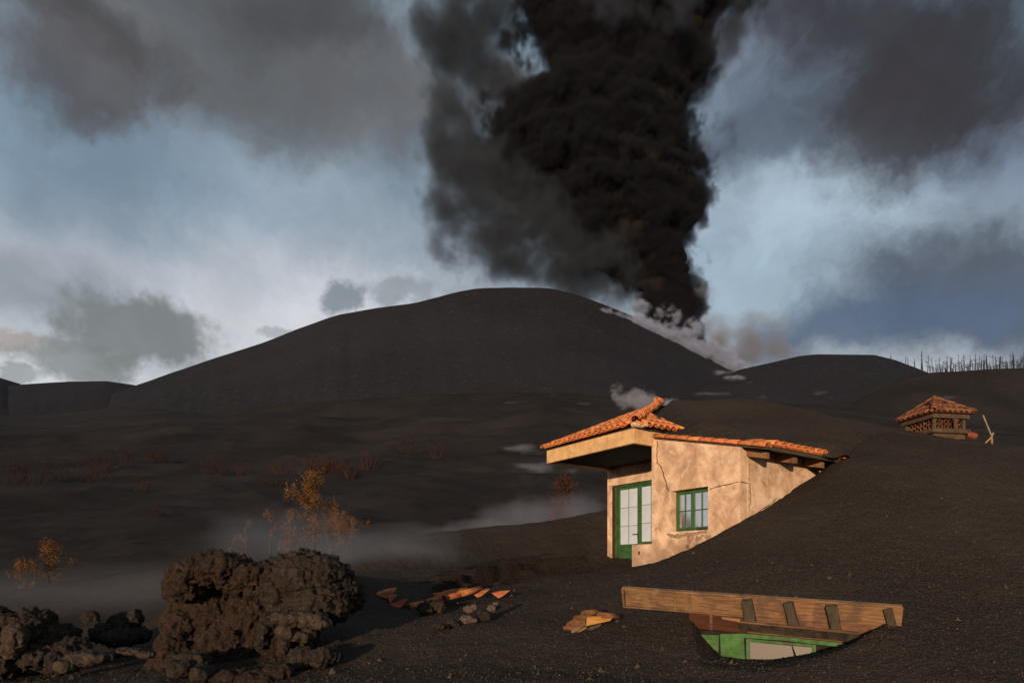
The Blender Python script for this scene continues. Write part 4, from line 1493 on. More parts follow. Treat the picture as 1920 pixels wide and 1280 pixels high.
rock('lava_boulder', 'egg-shaped smooth boulder set in the left edge rock mass', [(30, 1195, 8.72, .15, .16, .21, .3), (22, 1215, 8.72, .12, .14, .14)], 0.016, M_SLAB, 0.035, 4, 0.02, 12, 8)
rock('lava_boulder', 'knobbly standing rock in front of the mist', [
    (230, 1168, 10.6, .22, .2, .16), (250, 1160, 10.6, .13, .15, .14), (195, 1185, 10.5, .18, .2, .14), (225, 1195, 10.4, .30, .25, .14), (262, 1190, 10.6, .16, .2, .11)], 0.018, M_LAVA, 0.06, 4, 0.075, 9, 9)
rock('lava_slab', 'flat wedge-shaped slab leaning left of the cave', [
    (155, 1235, 8.9, .26, .2, .11, .2), (130, 1245, 8.8, .14, .2, .10), (190, 1232, 9.0, .16, .18, .06)], 0.016, M_SLAB, 0.04, 3.5, 0.025, 10, 10)
rock('lava_slab', 'long thin slab behind the wedge-shaped one', [(240, 1222, 9.3, .22, .15, .05), (275, 1226, 9.3, .14, .12, .05), (215, 1228, 9.3, .08, .1, .05)], 0.014, M_SLAB, 0.03, 4, 0.02, 12, 11)
rock('lava_boulder', 'pointed small rock wedged between slab and left mass', [(100, 1240, 8.75, .11, .12, .15), (105, 1255, 8.7, .13, .14, .1)], 0.014, M_LAVA, 0.03, 5, 0.04, 13, 12)
rock('lava_boulder', 'round dark boulder alone in the misty flat', [(170, 1158, 16.5, .20, .2, .19), (176, 1165, 16.5, .14, .14, .12)], 0.02, M_LAVA, 0.05, 4, 0.04, 9, 13)
rock('lava_boulder', 'dark jagged lump under the ridge tile line', [(800, 1145, 11.2, .12, .14, .10), (815, 1135, 11.3, .12, .12, .10), (792, 1138, 11.3, .08, .1, .07), (828, 1138, 11.2, .05, .08, .13)], 0.013, M_LAVA, 0.04, 6, 0.07, 13, 14)
rock('cinder_lump', 'pale crumbly cinder lump, largest of its cluster', [(875, 1160, 10.2, .105, .1, .07), (888, 1163, 10.2, .06, .08, .05)], 0.010, M_CINDER, 0.03, 8, 0.04, 18, 15)
rock('cinder_lump', 'small pale cinder behind the largest lump', [(880, 1142, 10.5, .085, .08, .05), (888, 1138, 10.5, .05, .06, .05)], 0.010, M_CINDER, 0.03, 8, 0.04, 18, 17)
rock('cinder_lump', 'dark cinder lump between the pale ones', [(910, 1155, 10.3, .10, .1, .08), (900, 1150, 10.3, .06, .08, .06)], 0.010, M_LAVA, 0.03, 8, 0.05, 16, 18)
rock('cinder_lump', 'grey cinder lump at the far end of the cluster', [(922, 1140, 10.5, .075, .08, .06), (930, 1133, 10.6, .05, .06, .05)], 0.010, M_CINDER, 0.025, 8, 0.04, 18, 19)
rock('cinder_lump', 'small dark cinder beside the largest pale lump', [(848, 1168, 10.0, .07, .07, .055), (838, 1174, 9.9, .05, .05, .04), (856, 1175, 10.0, .05, .06, .04)], 0.010, M_LAVA, 0.03, 8, 0.05, 16, 20)
rock('cinder_lump', 'flat dark cinder at the near end of the cluster', [(826, 1174, 9.8, .09, .08, .03), (815, 1172, 9.8, .05, .05, .03)], 0.010, M_LAVA, 0.02, 8, 0.03, 16, 21)

# loose lapilli on the near ash
st_n = 26000
ang_ = RNG.uniform(-0.72, 0.72, st_n)
rad_ = 6.0 + 9.5 * RNG.random(st_n) ** 1.5
sx, sy = np.sin(ang_) * rad_, np.cos(ang_) * rad_
sz = ground_z(sx, sy)
hs, ht = to_house(sx, sy)
okm = ~((hs > -0.1) & (ht > -0.1)) 
sx, sy, sz = sx[okm], sy[okm], sz[okm]
n_ = len(sx)
octa = np.array([(1, 0, 0), (-1, 0, 0), (0, 1, 0), (0, -1, 0), (0, 0, 1), (0, 0, -1)], dtype=np.float32)
octf = np.array([(0, 2, 4), (2, 1, 4), (1, 3, 4), (3, 0, 4), (2, 0, 5), (1, 2, 5), (3, 1, 5), (0, 3, 5)])
size = 0.004 + 0.010 * RNG.random(n_) ** 4 + 0.035 * (RNG.random(n_) < 0.012) * RNG.random(n_)
vv = octa[None] * (size[:, None, None] * RNG.uniform(0.6, 1.4, (n_, 6, 1))) + RNG.normal(size=(n_, 6, 3)) * size[:, None, None] * 0.25
vv += np.stack([sx, sy, sz + size * 0.3], 1)[:, None]
ff = octf[None] + (np.arange(n_) * 6)[:, None, None]
M_LAP = simple_mat('lapilli', (0.030, 0.024, 0.020), (0.095, 0.073, 0.057), 60.0, 0.95, 0.2, 0.003, 0.05)
tag(obj('gravel', from_np('gravel', vv.reshape(-1, 3), ff.reshape(-1, 3), False), M_LAP), 'loose lapilli scattered over the near ash', 'gravel', kind='stuff')

# ------------------------------------------------------------------ little tiled turret (chimney cap) on the far side of the mound
TUR = Vector(P(1752, 800, 18.4))
tur = thing('roof_turret', 'small square turret with pyramid tile roof and lattice walls, sunk in the ash', 'turret', TUR, math.radians(9))
tur.scale = (0.80, 0.80, 0.92)
tz = lambda py, d=18.4: (HY - py) / F * d - TUR.z
HS = 0.86
ZE, ZA = tz(783), tz(747)
hp_ = HS
pyr = [Vector((-hp_, -hp_, ZE)), Vector((hp_, -hp_, ZE)), Vector((hp_, hp_, ZE)), Vector((-hp_, hp_, ZE)), Vector((0, 0, ZA))]
bm = bmesh.new()
bv = [bm.verts.new(p) for p in pyr]
bm.faces.new(bv[:4])
for i in range(4):
    bm.faces.new((bv[i], bv[(i + 1) % 4], bv[4]))
troof = obj('turret_roof', from_bm('turret_roof', bm), M_TILE_DULL, tur)
sl = (ZA - ZE) / HS
TT = tile_mesh('turret_tile', 0.42, 0.095, 0.08)
TT.materials.append(M_TILE_DULL)
for (ax, sg) in (('x', -1), ('y', -1)):
    for i in range(-3, 4):
        for c in range(3):
            o_ = -HS - 0.04 + c * 0.30
            w = i * 0.235
            if abs(w) < -(o_ + 0.1) + 0.02:
                zc_ = ZE + sl * (o_ + HS) + 0.03
                if ax == 'x':
                    tile_at(TT, troof, (o_, w, zc_), (1, 0, sl), (-sl, 0, 1), jit=0.012)
                else:
                    tile_at(TT, troof, (w, o_, zc_), (0, 1, sl), (0, -sl, 1), jit=0.012)
for (cx_, cy_) in ((-1, -1), (1, -1), (-1, 1)):
    st = Vector((cx_ * (HS + 0.03), cy_ * (HS + 0.03), ZE + 0.06))
    en = Vector((0, 0, ZA + 0.08))
    for k in range(4):
        tile_at(TT, troof, st.lerp(en, k / 4.0), en - st, (0, 0, 1), jit=0.01, name='hip_tile')
bm = bmesh.new()
add_box(bm, (-0.13, -0.13, ZA - 0.05), (0.13, 0.13, ZA + 0.12), bevel=0.05)
obj('finial', from_bm('finial', bm), M_TILE_DULL, troof)
M_TWALL = simple_mat('turret_plaster', (0.055, 0.035, 0.022), (0.10, 0.066, 0.042), 6.0)
obj('eave_slab', box_mesh('eave_slab', (-0.76, -0.76, ZE - 0.15), (0.76, 0.76, ZE - 0.005), bevel=0.015), M_TWALL, tur)
zb_ = ZE - 0.62
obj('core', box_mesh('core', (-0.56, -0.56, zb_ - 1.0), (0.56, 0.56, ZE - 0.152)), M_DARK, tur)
obj('ledge', box_mesh('ledge', (-0.78, -0.78, zb_), (0.78, 0.78, zb_ + 0.14), bevel=0.02), M_TWALL, tur)
obj('plinth', box_mesh('plinth', (-0.66, -0.66, zb_ - 1.2), (0.66, 0.66, zb_ - 0.003)), M_TWALL, tur)
for (cx_, cy_) in ((-1, -1), (1, -1), (-1, 1)):
    obj('corner_post', box_mesh('corner_post', (cx_ * 0.62 - 0.05, cy_ * 0.62 - 0.05, zb_ + 0.141), (cx_ * 0.62 + 0.05, cy_ * 0.62 + 0.05, ZE - 0.153), bevel=0.01), M_TWALL, tur)


def lattice_block(face, c):
    """pierced clay block: four rings round a lozenge"""
    V, Fc = [], []
    h = (ZE - 0.153) - (zb_ + 0.141)
    zc_ = (ZE - 0.153 + zb_ + 0.141) / 2
    r = h * 0.24
    for (ox, oz) in ((-r, -r), (r, -r), (-r, r), (r, r)):
        pts = []
        for k in range(9):
            a = 2 * math.pi * k / 8
            pts.append((ox + math.cos(a) * r * 0.98, oz + math.sin(a) * r * 0.98))
        q = [Vector((c + x, -0.60, zc_ + z)) if face == 'y' else Vector((-0.60, c + x, zc_ + z)) for x, z in pts]
        add_tube(V, Fc, q, [0.022] * 9, 5)
    return obj('lattice_block', from_np('lattice_block', V, Fc), M_TILE_DULL, tur)


for c in (-0.40, -0.02, 0.36):
    lattice_block('x', c)
    lattice_block('y', c)
bm = bmesh.new()
add_box(bm, (0.10, -0.80, zb_ + 0.12), (0.19, -0.70, ZE - 0.18), bevel=0.03)
add_box(bm, (0.07, -0.81, ZE - 0.24), (0.22, -0.69, ZE - 0.16), bevel=0.02)
obj('bracket', from_bm('bracket', bm), M_TWALL, tur)

# broken aerial beside it
an_d = 17.2
AN = Vector(P(1860, 838, an_d))
ant = thing('broken_aerial', 'bent broken television aerial on a post beside the tiled turret', 'aerial', AN)
def an(px, py, d=an_d):
    return Vector(P(px, py, d)) - AN
def tube_obj(name, segs, mat, parent, seg=6):
    V, Fc = [], []
    for pts, rr_ in segs:
        add_tube(V, Fc, pts, rr_ if isinstance(rr_, list) else [rr_] * len(pts), seg)
    return obj(name, from_np(name, V, Fc), mat, parent)
tube_obj('post', [([an(1861, 850), an(1859, 815)], 0.03)], M_METAL, ant)
tube_obj('mast', [([an(1859, 817), an(1843, 778)], 0.024)], M_METAL, ant)
tube_obj('brace', [([an(1860, 818), an(1843, 835)], 0.018)], M_WOOD_OR, ant)
tube_obj('clamp', [([an(1858, 818), an(1862, 812)], 0.04)], M_METAL, ant)
for k in range(6):
    y0 = 784 + k * 8
    tube_obj('element', [([an(1845 + k * 2.2, y0 + 2), an(1823 + k * 2.2, y0 + 12, an_d + 0.2)], 0.0055)], M_DARK, ant, 4)
tube_obj('boom', [([an(1832, 786), an(1846, 836)], 0.008)], M_DARK, ant, 4)
tube_obj('wire', [([an(1861, 822), an(1868, 826), an(1870, 818), an(1875, 814)], 0.006), ([an(1864, 820), an(1870, 822), an(1876, 815)], 0.005)], M_TWIG, ant, 4)
bm = bmesh.new()
add_box(bm, (-0.17, -0.05, -0.07), (0.17, 0.05, 0.08), bevel=0.05, jit=0.03)
tag(obj('clay_fragment', from_bm('clay_fragment', bm), M_TILE_DULL2, None, P(1823, 816, 17.3), (0.2, 0.15, 0.3)), 'orange clay fragment lying between turret and aerial', 'fragment')

# ------------------------------------------------------------------ trees
def withered_tree(label, px, py, d, h, spread, leaf_clumps, mat_leaf, seed, nbranch=7, clump=0.16, group=None, name='withered_tree', leaf_n=26, cat='tree', tw=0.028, lowest=0.25):
    rr_ = random.Random(seed)
    base_ = Vector(P(px, py, d))
    gz_ = gz1(base_.x, base_.y)
    base_.z = min(base_.z, gz_ + 0.05)
    t = thing(name, label, cat, base_, 0, group)
    V, Fc = [], []
    bend = [Vector((0, 0, -0.3))]
    for k in range(1, 7):
        bend.append(Vector((rr_.uniform(-.02, .02) * h * k / 3, rr_.uniform(-.02, .02) * h * k / 3, h * k / 6)))
    add_tube(V, Fc, bend, [tw * h * (1 - 0.14 * k) * (1 if k < 6 else .3) for k in range(7)], 6)
    obj('trunk', from_np('trunk', V, Fc), M_BARK, t)
    tips = []
    V, Fc = [], []
    for b in range(nbranch):
        f_ = lowest + (0.97 - lowest) * (b + rr_.random()) / nbranch
        i = min(5, int(f_ * 6))
        p0 = bend[i].lerp(bend[i + 1], f_ * 6 - i)
        az = rr_.uniform(0, 2 * math.pi)
        ln = spread * h * rr_.uniform(0.45, 1.0) * (1.2 - f_ * 0.9)
        dirv = Vector((math.cos(az), math.sin(az), rr_.uniform(0.35, 1.0))).normalized()
        pts = [p0]
        for k in range(4):
            dirv = (dirv + Vector((rr_.uniform(-.3, .3), rr_.uniform(-.3, .3), rr_.uniform(-.05, .32)))).normalized()
            pts.append(pts[-1] + dirv * ln / 4)
        add_tube(V, Fc, pts, [0.011 * h * (1 - 0.2 * k) * (1.25 - f_) + 0.002 for k in range(5)], 4)
        tips += pts[1:]
        for tw_ in range(5):
            q0 = pts[rr_.randint(1, 4)]
            dv = Vector((rr_.uniform(-1, 1), rr_.uniform(-1, 1), rr_.uniform(-.1, 1))).normalized() * ln * rr_.uniform(.2, .5)
            q1 = q0 + dv * 0.5 + Vector((0, 0, rr_.uniform(-.05, .05)))
            add_tube(V, Fc, [q0, q1, q0 + dv], [0.004 * h * .6 + .001, 0.003 * h * .6 + .001, 0.001], 3)
            tips.append(q0 + dv)
    obj('branches', from_np('branches', V, Fc), M_BARK, t)
    LV, LF = [], []
    for c in range(leaf_clumps):
        ctr = rr_.choice(tips) + Vector((rr_.gauss(0, .05), rr_.gauss(0, .05), rr_.gauss(0, .05))) * h * 0.6
        cs = clump * rr_.uniform(0.4, 1.25)
        for k in range(leaf_n):
            p = ctr + Vector((rr_.gauss(0, .5), rr_.gauss(0, .5), rr_.gauss(0, .62))) * cs
            a = Vector((rr_.gauss(0, 1), rr_.gauss(0, 1), rr_.gauss(0, 1))).normalized() * cs * rr_.uniform(.12, .3)
            b_ = a.orthogonal().normalized() * cs * rr_.uniform(.08, .2)
            n0 = len(LV)
            LV += [tuple(p - a), tuple(p + b_), tuple(p + a), tuple(p - b_)]
            LF.append((n0, n0 + 1, n0 + 2, n0 + 3))
    if LV:
        obj('crown', from_np('crown', LV, LF, False), mat_leaf, t)
    return t


withered_tree('tall withered tree full of orange leaves behind the outcrop dome', 588, 1042, 22.0, 2.95, 0.42, 170, M_LEAF, 1, 22, 0.15, lowest=0.15)
withered_tree('slender orange tree just left of the tall one', 545, 1042, 21.5, 2.2, 0.34, 65, M_LEAF, 2, 13, 0.12, lowest=0.15)
withered_tree('nearly bare forked tree with few leaves behind the clinker cap', 463, 1040, 21.0, 2.35, 0.36, 16, M_LEAF, 3, 9, 0.10)
withered_tree('thin tree with one bright yellow leaf tuft at its top', 508, 1040, 22.5, 2.3, 0.22, 22, M_LEAF, 4, 6, 0.10, lowest=0.6)
withered_tree('low spreading orange shrub right of the tall tree', 650, 1030, 21.5, 1.15, 1.0, 110, M_LEAF, 5, 16, 0.11, cat='shrub', name='withered_shrub')
withered_tree('short bushy orange tree right of the tall one', 622, 1040, 22.5, 1.7, 0.6, 90, M_LEAF, 41, 18, 0.15, lowest=0.1)
withered_tree('small orange shrub on the skyline of the ropy dome', 545, 1048, 16.5, 0.45, 0.9, 22, M_LEAF, 6, 8, 0.09, cat='shrub', name='withered_shrub')
withered_tree('small leafy shrub above the clinker cap', 425, 1042, 19.5, 0.5, 0.9, 22, M_LEAF, 15, 8, 0.09, cat='shrub', name='withered_shrub')
withered_tree('bright yellow pointed shrub alone in the misty flat', 92, 1080, 27.0, 1.75, 0.50, 70, M_LEAF, 7, 16, 0.17, lowest=0.05)
withered_tree('low yellow shrub at the foot of the pointed one', 45, 1086, 26.0, 0.95, 0.8, 50, M_LEAF, 8, 12, 0.15, lowest=0.03, cat='shrub', name='withered_shrub')
withered_tree('bare twiggy sapling between the two yellow shrubs', 66, 1072, 27.5, 1.1, 0.5, 3, M_LEAF_B, 9, 7, 0.06, name='bare_sapling')


def twig_bush(label, px, py, d, w, h, seed, mat, group='scorched bushes on the slope', n=46):
    rr_ = random.Random(seed)
    w *= 1.35
    p = Vector(P(px, py, d))
    x, y = p.x, p.y
    t = thing('scorched_bush', label, 'bush', (x, y, gz1(x, y) - 0.1), 0, group)
    V, Fc = [], []
    for k in range(n):
        az = rr_.uniform(0, 2 * math.pi)
        rad0 = w * 0.5 * math.sqrt(rr_.random())
        b0 = Vector((math.cos(az) * rad0 * .45, math.sin(az) * rad0 * .45, 0))
        hh = h * rr_.uniform(.45, 1.0) * (1.05 - 0.5 * rad0 / (w * .5))
        tip = Vector((math.cos(az) * rad0, math.sin(az) * rad0, hh))
        md_ = b0.lerp(tip, .55) + Vector((rr_.gauss(0, .06), rr_.gauss(0, .06), 0)) * w
        th_ = 0.0011 * d * 0.42
        add_tube(V, Fc, [b0, md_, tip], [th_, th_ * .8, th_ * .3], 3)
        for m_ in range(3):
            q = md_.lerp(tip, rr_.random())
            e_ = q + Vector((rr_.gauss(0, .5), rr_.gauss(0, .5), rr_.uniform(.1, .8))) * h * .22
            add_tube(V, Fc, [q, e_], [th_ * .6, th_ * .2], 3)
    obj('twigs', from_np('twigs', V, Fc), mat, t)
    return t


BUSH = [(12, 905, 118, 6.5, 8.0, 'tall reddish bush thicket at the very left edge'), (60, 895, 122, 6, 7.5, 'reddish bush beside the left edge thicket'),
        (105, 880, 130, 6.0, 6.5, 'wide red-brown bush, third from the left edge'), (165, 885, 128, 6.5, 8.0, 'broad dark branching bush in the left bush row'),
        (195, 850, 150, 6, 7.5, 'upright bush behind the broad branching one'), (238, 838, 165, 4, 6, 'thin pale bush at the end of the left bush row'),
        (288, 842, 165, 4.5, 6, 'small brown bush on the dune crest'), (305, 825, 180, 2.5, 6, 'spindly single stem above the dune crest'),
        (265, 905, 112, 3.0, 4.5, 'small pointed bush alone below the dune crest'), (392, 850, 155, 3.5, 6.5, 'narrow bush in the middle of the dark slope'),
        (412, 866, 145, 3.5, 4.5, 'low bush under the narrow one mid slope'), (455, 870, 142, 4.5, 6, 'rounded bush right of the mid slope pair'),
        (525, 880, 136, 5.5, 5.5, 'wide low bush above the tall orange tree'), (515, 892, 128, 5.0, 3.0, 'orange tinged scrub just above the orange tree'),
        (582, 850, 155, 3.5, 7.5, 'tall brown bush left of the fiery one'), (620, 852, 152, 6.0, 6.5, 'dense fiery orange round bush on the slope'),
        (690, 840, 160, 5, 7, 'faint brown bush right of the fiery one'), (655, 870, 140, 2.6, 4.0, 'small stick bush below the fiery one'),
        (762, 820, 185, 5, 8, 'faint brown bush at the foot of the cone'), (820, 830, 175, 5, 6.5, 'faint brown bush near the pale vapour streak'),
        (295, 960, 78, 1.4, 1.8, 'tiny dry bush on the near dune'), (1895, 835, 110, 5, 3.5, 'brown scrub right of the aerial'), (1910, 828, 120, 3, 4, 'last brown scrub at the right edge')]
for i, (px, py, d, w, h, lb) in enumerate(BUSH):
    twig_bush(lb, px, py, d, w, h, 100 + i, M_LEAF_B if 'fiery' in lb or 'orange' in lb else M_TWIG, n=80 if 'dense' in lb else 22)
# tall pyramidal scorched conifer seen under the porch canopy
withered_tree('pyramid-shaped scorched brown tree beyond the dune, left of the house', 1056, 975, 50.0, 5.6, 0.34, 240, M_LEAF_B, 33, 36, 0.42, name='scorched_conifer', leaf_n=22, lowest=0.05)

# burnt snags along the right ridge
def ridge_row(px):
    return np.interp(px, [1640, 1680, 1740, 1800, 1850, 1920, 2000], [665, 675, 697, 696, 692, 690, 688])
rs_ = random.Random(3)
snag_px = [1671, 1690, 1698, 1703, 1715, 1727, 1730, 1739, 1744, 1749] + [1752 + k * 2.75 + rs_.uniform(-1.3, 1.3) for k in range(64)]
for i, px in enumerate(snag_px):
    on_ridge = px > 1738
    d = 400 if on_ridge else 540
    py = float(ridge_row(px))
    h = rs_.uniform(5.0, 12.5) if on_ridge else rs_.uniform(5, 9)
    if px in (1727, 1730):
        h, d = 13.5, 400
    if 1708 < px < 1740:
        d = 400
    p = P(px, py + 2.5, d)
    sg = thing('burnt_snag', 'tallest charred snag, where the right hill meets the ridge' if px == 1727 else 'tall charred snag just right of the tallest one' if px == 1730 else 'charred bare tree snag standing on the right ridge skyline' if on_ridge else 'thin charred stick on the falling shoulder of the right hill', 'tree', p, 0,
               'burnt snags along the right ridge' if on_ridge else 'thin snags on the right hill shoulder')
    V, Fc = [], []
    lean = rs_.uniform(-.09, .09)
    sw = rs_.uniform(0.6, 1.5)
    if rs_.random() < 0.3:
        h *= 0.55
    add_tube(V, Fc, [(0, 0, -1), (lean * h * .5, 0, h * .5), (lean * h, 0, h)], [0.30 * sw, 0.22 * sw, 0.07], 4)
    for b in range(rs_.randint(5, 16) if on_ridge else 2):
        f_ = rs_.uniform(.25, .95)
        sgn = rs_.choice((-1, 1))
        ln = rs_.uniform(.4, 1.4) if rs_.random() < .8 else rs_.uniform(1.5, 3)
        q0 = Vector((lean * h * f_, 0, h * f_))
        add_tube(V, Fc, [q0, q0 + Vector((sgn * ln * .6, rs_.uniform(-.5, .5), ln * .25)), q0 + Vector((sgn * ln, rs_.uniform(-.5, .5), ln * rs_.uniform(.4, 1)))], [0.10, .08, .04], 3)
    obj('trunk', from_np('trunk', V, Fc), M_SNAG, sg)

# ------------------------------------------------------------------ ash column
ROWS = [(690, 1240, 1318), (640, 1210, 1316), (600, 1188, 1313), (560, 1178, 1307), (500, 1120, 1306), (460, 1045, 1300), (430, 995, 1297), (400, 960, 1318), (370, 930, 1330),
        (330, 905, 1322), (290, 895, 1312), (250, 895, 1309), (215, 900, 1312), (185, 985, 1320), (150, 1012, 1334), (120, 1000, 1340), (90, 965, 1343), (50, 955, 1352),
        (10, 945, 1382), (-60, 930, 1392), (-140, 900, 1410), (-240, 860, 1440)]
ry = np.array([r_[0] for r_ in ROWS][::-1], float)
rl = np.array([r_[1] for r_ in ROWS][::-1], float)
rr2 = np.array([r_[2] for r_ in ROWS][::-1], float)
PD = 770.0
balls = []
for row in range(-150, 700, 22):
    l_, r_ = float(np.interp(row, ry, rl)), float(np.interp(row, ry, rr2))
    mid_, hw = (l_ + r_) / 2 + (r_ - l_) * 0.08, (r_ - l_) / 2 * 0.66
    balls.append((Vector(P(mid_, row, PD)), (hw * PD / F, hw * 0.55 * PD / F, 26 * PD / F), 0.0))
pm = blob_mesh('ash_plume', balls, 3.5, 3)
co, no = get_np(pm)
f1, _ = worley(co / 22.0)
co = co + no * ((0.5 - f1) * 12.0 + 9.0 * fbm(co / 40.0, 3))[:, None]
set_np(pm, co)
M_PLUME = simple_mat('ash_cloud', (0.010, 0.009, 0.0095), (0.016, 0.014, 0.0145), 0.018, 1.0, 0.0, 0.01, 0.0, detail=6)
plume = obj('ash_plume', pm, M_PLUME)
org = Vector(P(1265, 660, PD))
pm.transform(Matrix.Translation(-org))
plume.location = org
tag(plume, 'towering black ash column billowing up behind the volcano flank', 'smoke', kind='stuff')


# ------------------------------------------------------------------ soft smoke, steam and mist: voxel volumes with billowed density
def smoke(name, label, blobs, voxel, density, colour, nscale, amp=1.1, thr=0.12, gain=1.6, aniso=0.0, warp=0.0, squash=(1, 1, 1), detail=5.0, billow=(), cap=0.0):
    """blobs: (col,row,depth, rx,ry,rz in metres, amount)"""
    bl = [(Vector(P(b[0], b[1], b[2])), Vector((b[3], b[4], b[5])), b[6]) for b in blobs]
    lo = Vector([min(c[i] - r[i] * 1.15 for c, r, a in bl) for i in range(3)])
    hi = Vector([max(c[i] + r[i] * 1.15 for c, r, a in bl) for i in range(3)])
    ng = bpy.data.node_groups.new(name, 'GeometryNodeTree')
    ng.interface.new_socket('Geometry', in_out='OUTPUT', socket_type='NodeSocketGeometry')
    N = NT(ng)
    out = N.node('NodeGroupOutput')
    pos = N.node('GeometryNodeInputPosition').outputs[0]
    v = N.vmath('MULTIPLY', pos, squash)
    n = N.noise(v, 1.0 / nscale, detail, 0.62)
    if warp:
        wn = N.noise(v, 0.45 / nscale, 2.0, 0.5, color=True)
        v = N.vmath('ADD', v, N.vmath('SCALE', N.vmath('SUBTRACT', wn, (0.5, 0.5, 0.5)), scale=warp))
        n = N.noise(v, 1.0 / nscale, detail, 0.68)
    n = N.math('ADD', N.math('MULTIPLY', N.math('SUBTRACT', n, 0.5), 2.0), 0.5)
    tot = None
    for c, r, a in bl:
        q = N.vmath('MULTIPLY', N.vmath('SUBTRACT', pos, tuple(c)), (1 / r.x, 1 / r.y, 1 / r.z))
        g = N.math('MULTIPLY', N.math('MAXIMUM', N.math('SUBTRACT', 1.0, N.vmath('DOT_PRODUCT', q, q)), 0.0), a)
        tot = g if tot is None else N.math('ADD', tot, g)
    mask = N.math('MINIMUM', N.math('MULTIPLY', tot, 4.0), 1.0)
    val = N.math('ADD', N.math('MINIMUM', tot, 1.5), N.math('MULTIPLY', N.math('SUBTRACT', n, 0.5), amp * 2))
    for bs_, ba in billow:
        wv_ = N.noise(pos, 0.9 / bs_, 2.0, 0.5, color=True)
        vb = N.vmath('ADD', pos, N.vmath('SCALE', N.vmath('SUBTRACT', wv_, (0.5, 0.5, 0.5)), scale=bs_ * 0.8))
        val = N.math('ADD', val, N.math('MULTIPLY', N.math('SUBTRACT', 0.45, N.vor(vb, 1.0 / bs_)), ba))
    val = N.math('MULTIPLY', N.math('SUBTRACT', val, thr), gain)
    if cap:
        val = N.math('MINIMUM', val, cap)
    val = N.math('MULTIPLY', N.math('MAXIMUM', val, 0.0), mask)
    cube = N.node('GeometryNodeVolumeCube')
    N.put(cube.inputs['Density'], val)
    cube.inputs['Min'].default_value = lo
    cube.inputs['Max'].default_value = hi
    for ax, i in (('X', 0), ('Y', 1), ('Z', 2)):
        cube.inputs['Resolution ' + ax].default_value = max(4, min(320, int((hi[i] - lo[i]) / voxel[i])))
    m = bpy.data.materials.new(name)
    m.use_nodes = True
    mt = NT(m.node_tree)
    mt.n.clear()
    mo = mt.node('ShaderNodeOutputMaterial')
    pv = mt.node('ShaderNodeVolumePrincipled')
    pv.inputs['Color'].default_value = (*colour, 1)
    pv.inputs['Density'].default_value = density
    pv.inputs['Anisotropy'].default_value = aniso
    mt.l.new(pv.outputs[0], mo.inputs['Volume'])
    sm = N.node('GeometryNodeSetMaterial')
    N.l.new(cube.outputs[0], sm.inputs[0])
    sm.inputs['Material'].default_value = m
    N.l.new(sm.outputs[0], out.inputs[0])
    vd = bpy.data.volumes.new(name)
    vd.materials.append(m)
    o = bpy.data.objects.new(name, vd)
    COL.objects.link(o)
    md = o.modifiers.new('density', 'NODES')
    md.node_group = ng
    return tag(o, label, 'smoke', kind='stuff')


VD = 770.0
px2m = VD / F
col_blobs = []
for row in (-70, -20, 30, 80, 125, 170, 215, 260, 305, 350, 395, 440, 490, 540, 590, 640, 680):
    l_, r_ = float(np.interp(row, ry, rl)), float(np.interp(row, ry, rr2))
    col_blobs.append(((l_ + r_) / 2 + 9, row, PD, (r_ - l_) / 2 * px2m * (1.30 if row < 480 else 1.42), max(30, (r_ - l_) / 2 * px2m * 0.72), 52 * px2m, 1.15))
smoke('ash_column_smoke', 'dense billowing skin of the black ash column', col_blobs,
      (2.1, 3.2, 2.1), 0.20, (0.034, 0.035, 0.043), 50.0, 0.80, 0.50, 2.3, 0.0, 18.0, detail=6.0, billow=((52.0, 0.60), (24.0, 0.45), (10.0, 0.30), (5.0, 0.14)), cap=1.0)
smoke('ash_veil_smoke', 'grey translucent ash veil trailing left of the black column', [
    (c_, r_, VD + dz, rx * px2m, 50, rz * px2m, a) for (c_, r_, dz, rx, rz, a) in [
        (880, 10, 0, 140, 140, .80), (845, 120, 0, 84, 130, 1.0), (850, 270, 0, 84, 140, 1.2), (905, 355, 0, 130, 120, 1.6), (985, 410, 0, 150, 130, 1.9), (1060, 455, 0, 130, 110, 1.9), (1110, 490, 0, 110, 100, 1.5), (930, 300, 0, 90, 120, 1.4),
        (960, 250, 20, 120, 150, 1.1), (940, 90, 20, 130, 130, .95), (1130, 530, 0, 100, 80, 1.1), (910, 470, 0, 120, 80, .65), (840, 385, 0, 70, 80, .7), (1370, 30, 0, 66, 66, 1.0), (1335, 150, 0, 56, 80, .8),
        (1340, 280, 0, 46, 60, .65), (1180, 25, -75, 110, 34, .45), (1265, 30, -75, 50, 34, .5)]],
      (2.2, 3.4, 2.2), 0.028, (0.105, 0.121, 0.148), 70.0, 2.3, 0.46, 1.5, 0.0, 45.0, detail=8.0, billow=((34.0, 0.35), (13.0, 0.25)))
smoke('flank_steam_smoke', 'pale lilac steam pouring down the volcano flank below the column', [
    (c_, r_, 690 + dz, rx * .605, 11, rz * .605, a) for (c_, r_, dz, rx, rz, a) in [
        (1145, 588, 8, 34, 12, .6), (1190, 605, 8, 42, 18, .9), (1230, 620, 4, 44, 24, 1.), (1270, 636, 2, 46, 26, 1.), (1310, 652, 0, 46, 26, 1.), (1345, 670, 0, 42, 22, 1.), (1380, 688, 0, 36, 14, 1.),
        (1200, 576, 8, 26, 18, .4), (1250, 592, 4, 30, 24, .5), (1310, 612, 4, 30, 24, .4)]],
      (1.1, 1.6, 1.1), 0.20, (0.56, 0.62, 0.78), 17.0, 1.35, 0.26, 1.6, 0.0, 12.0, detail=6.0)
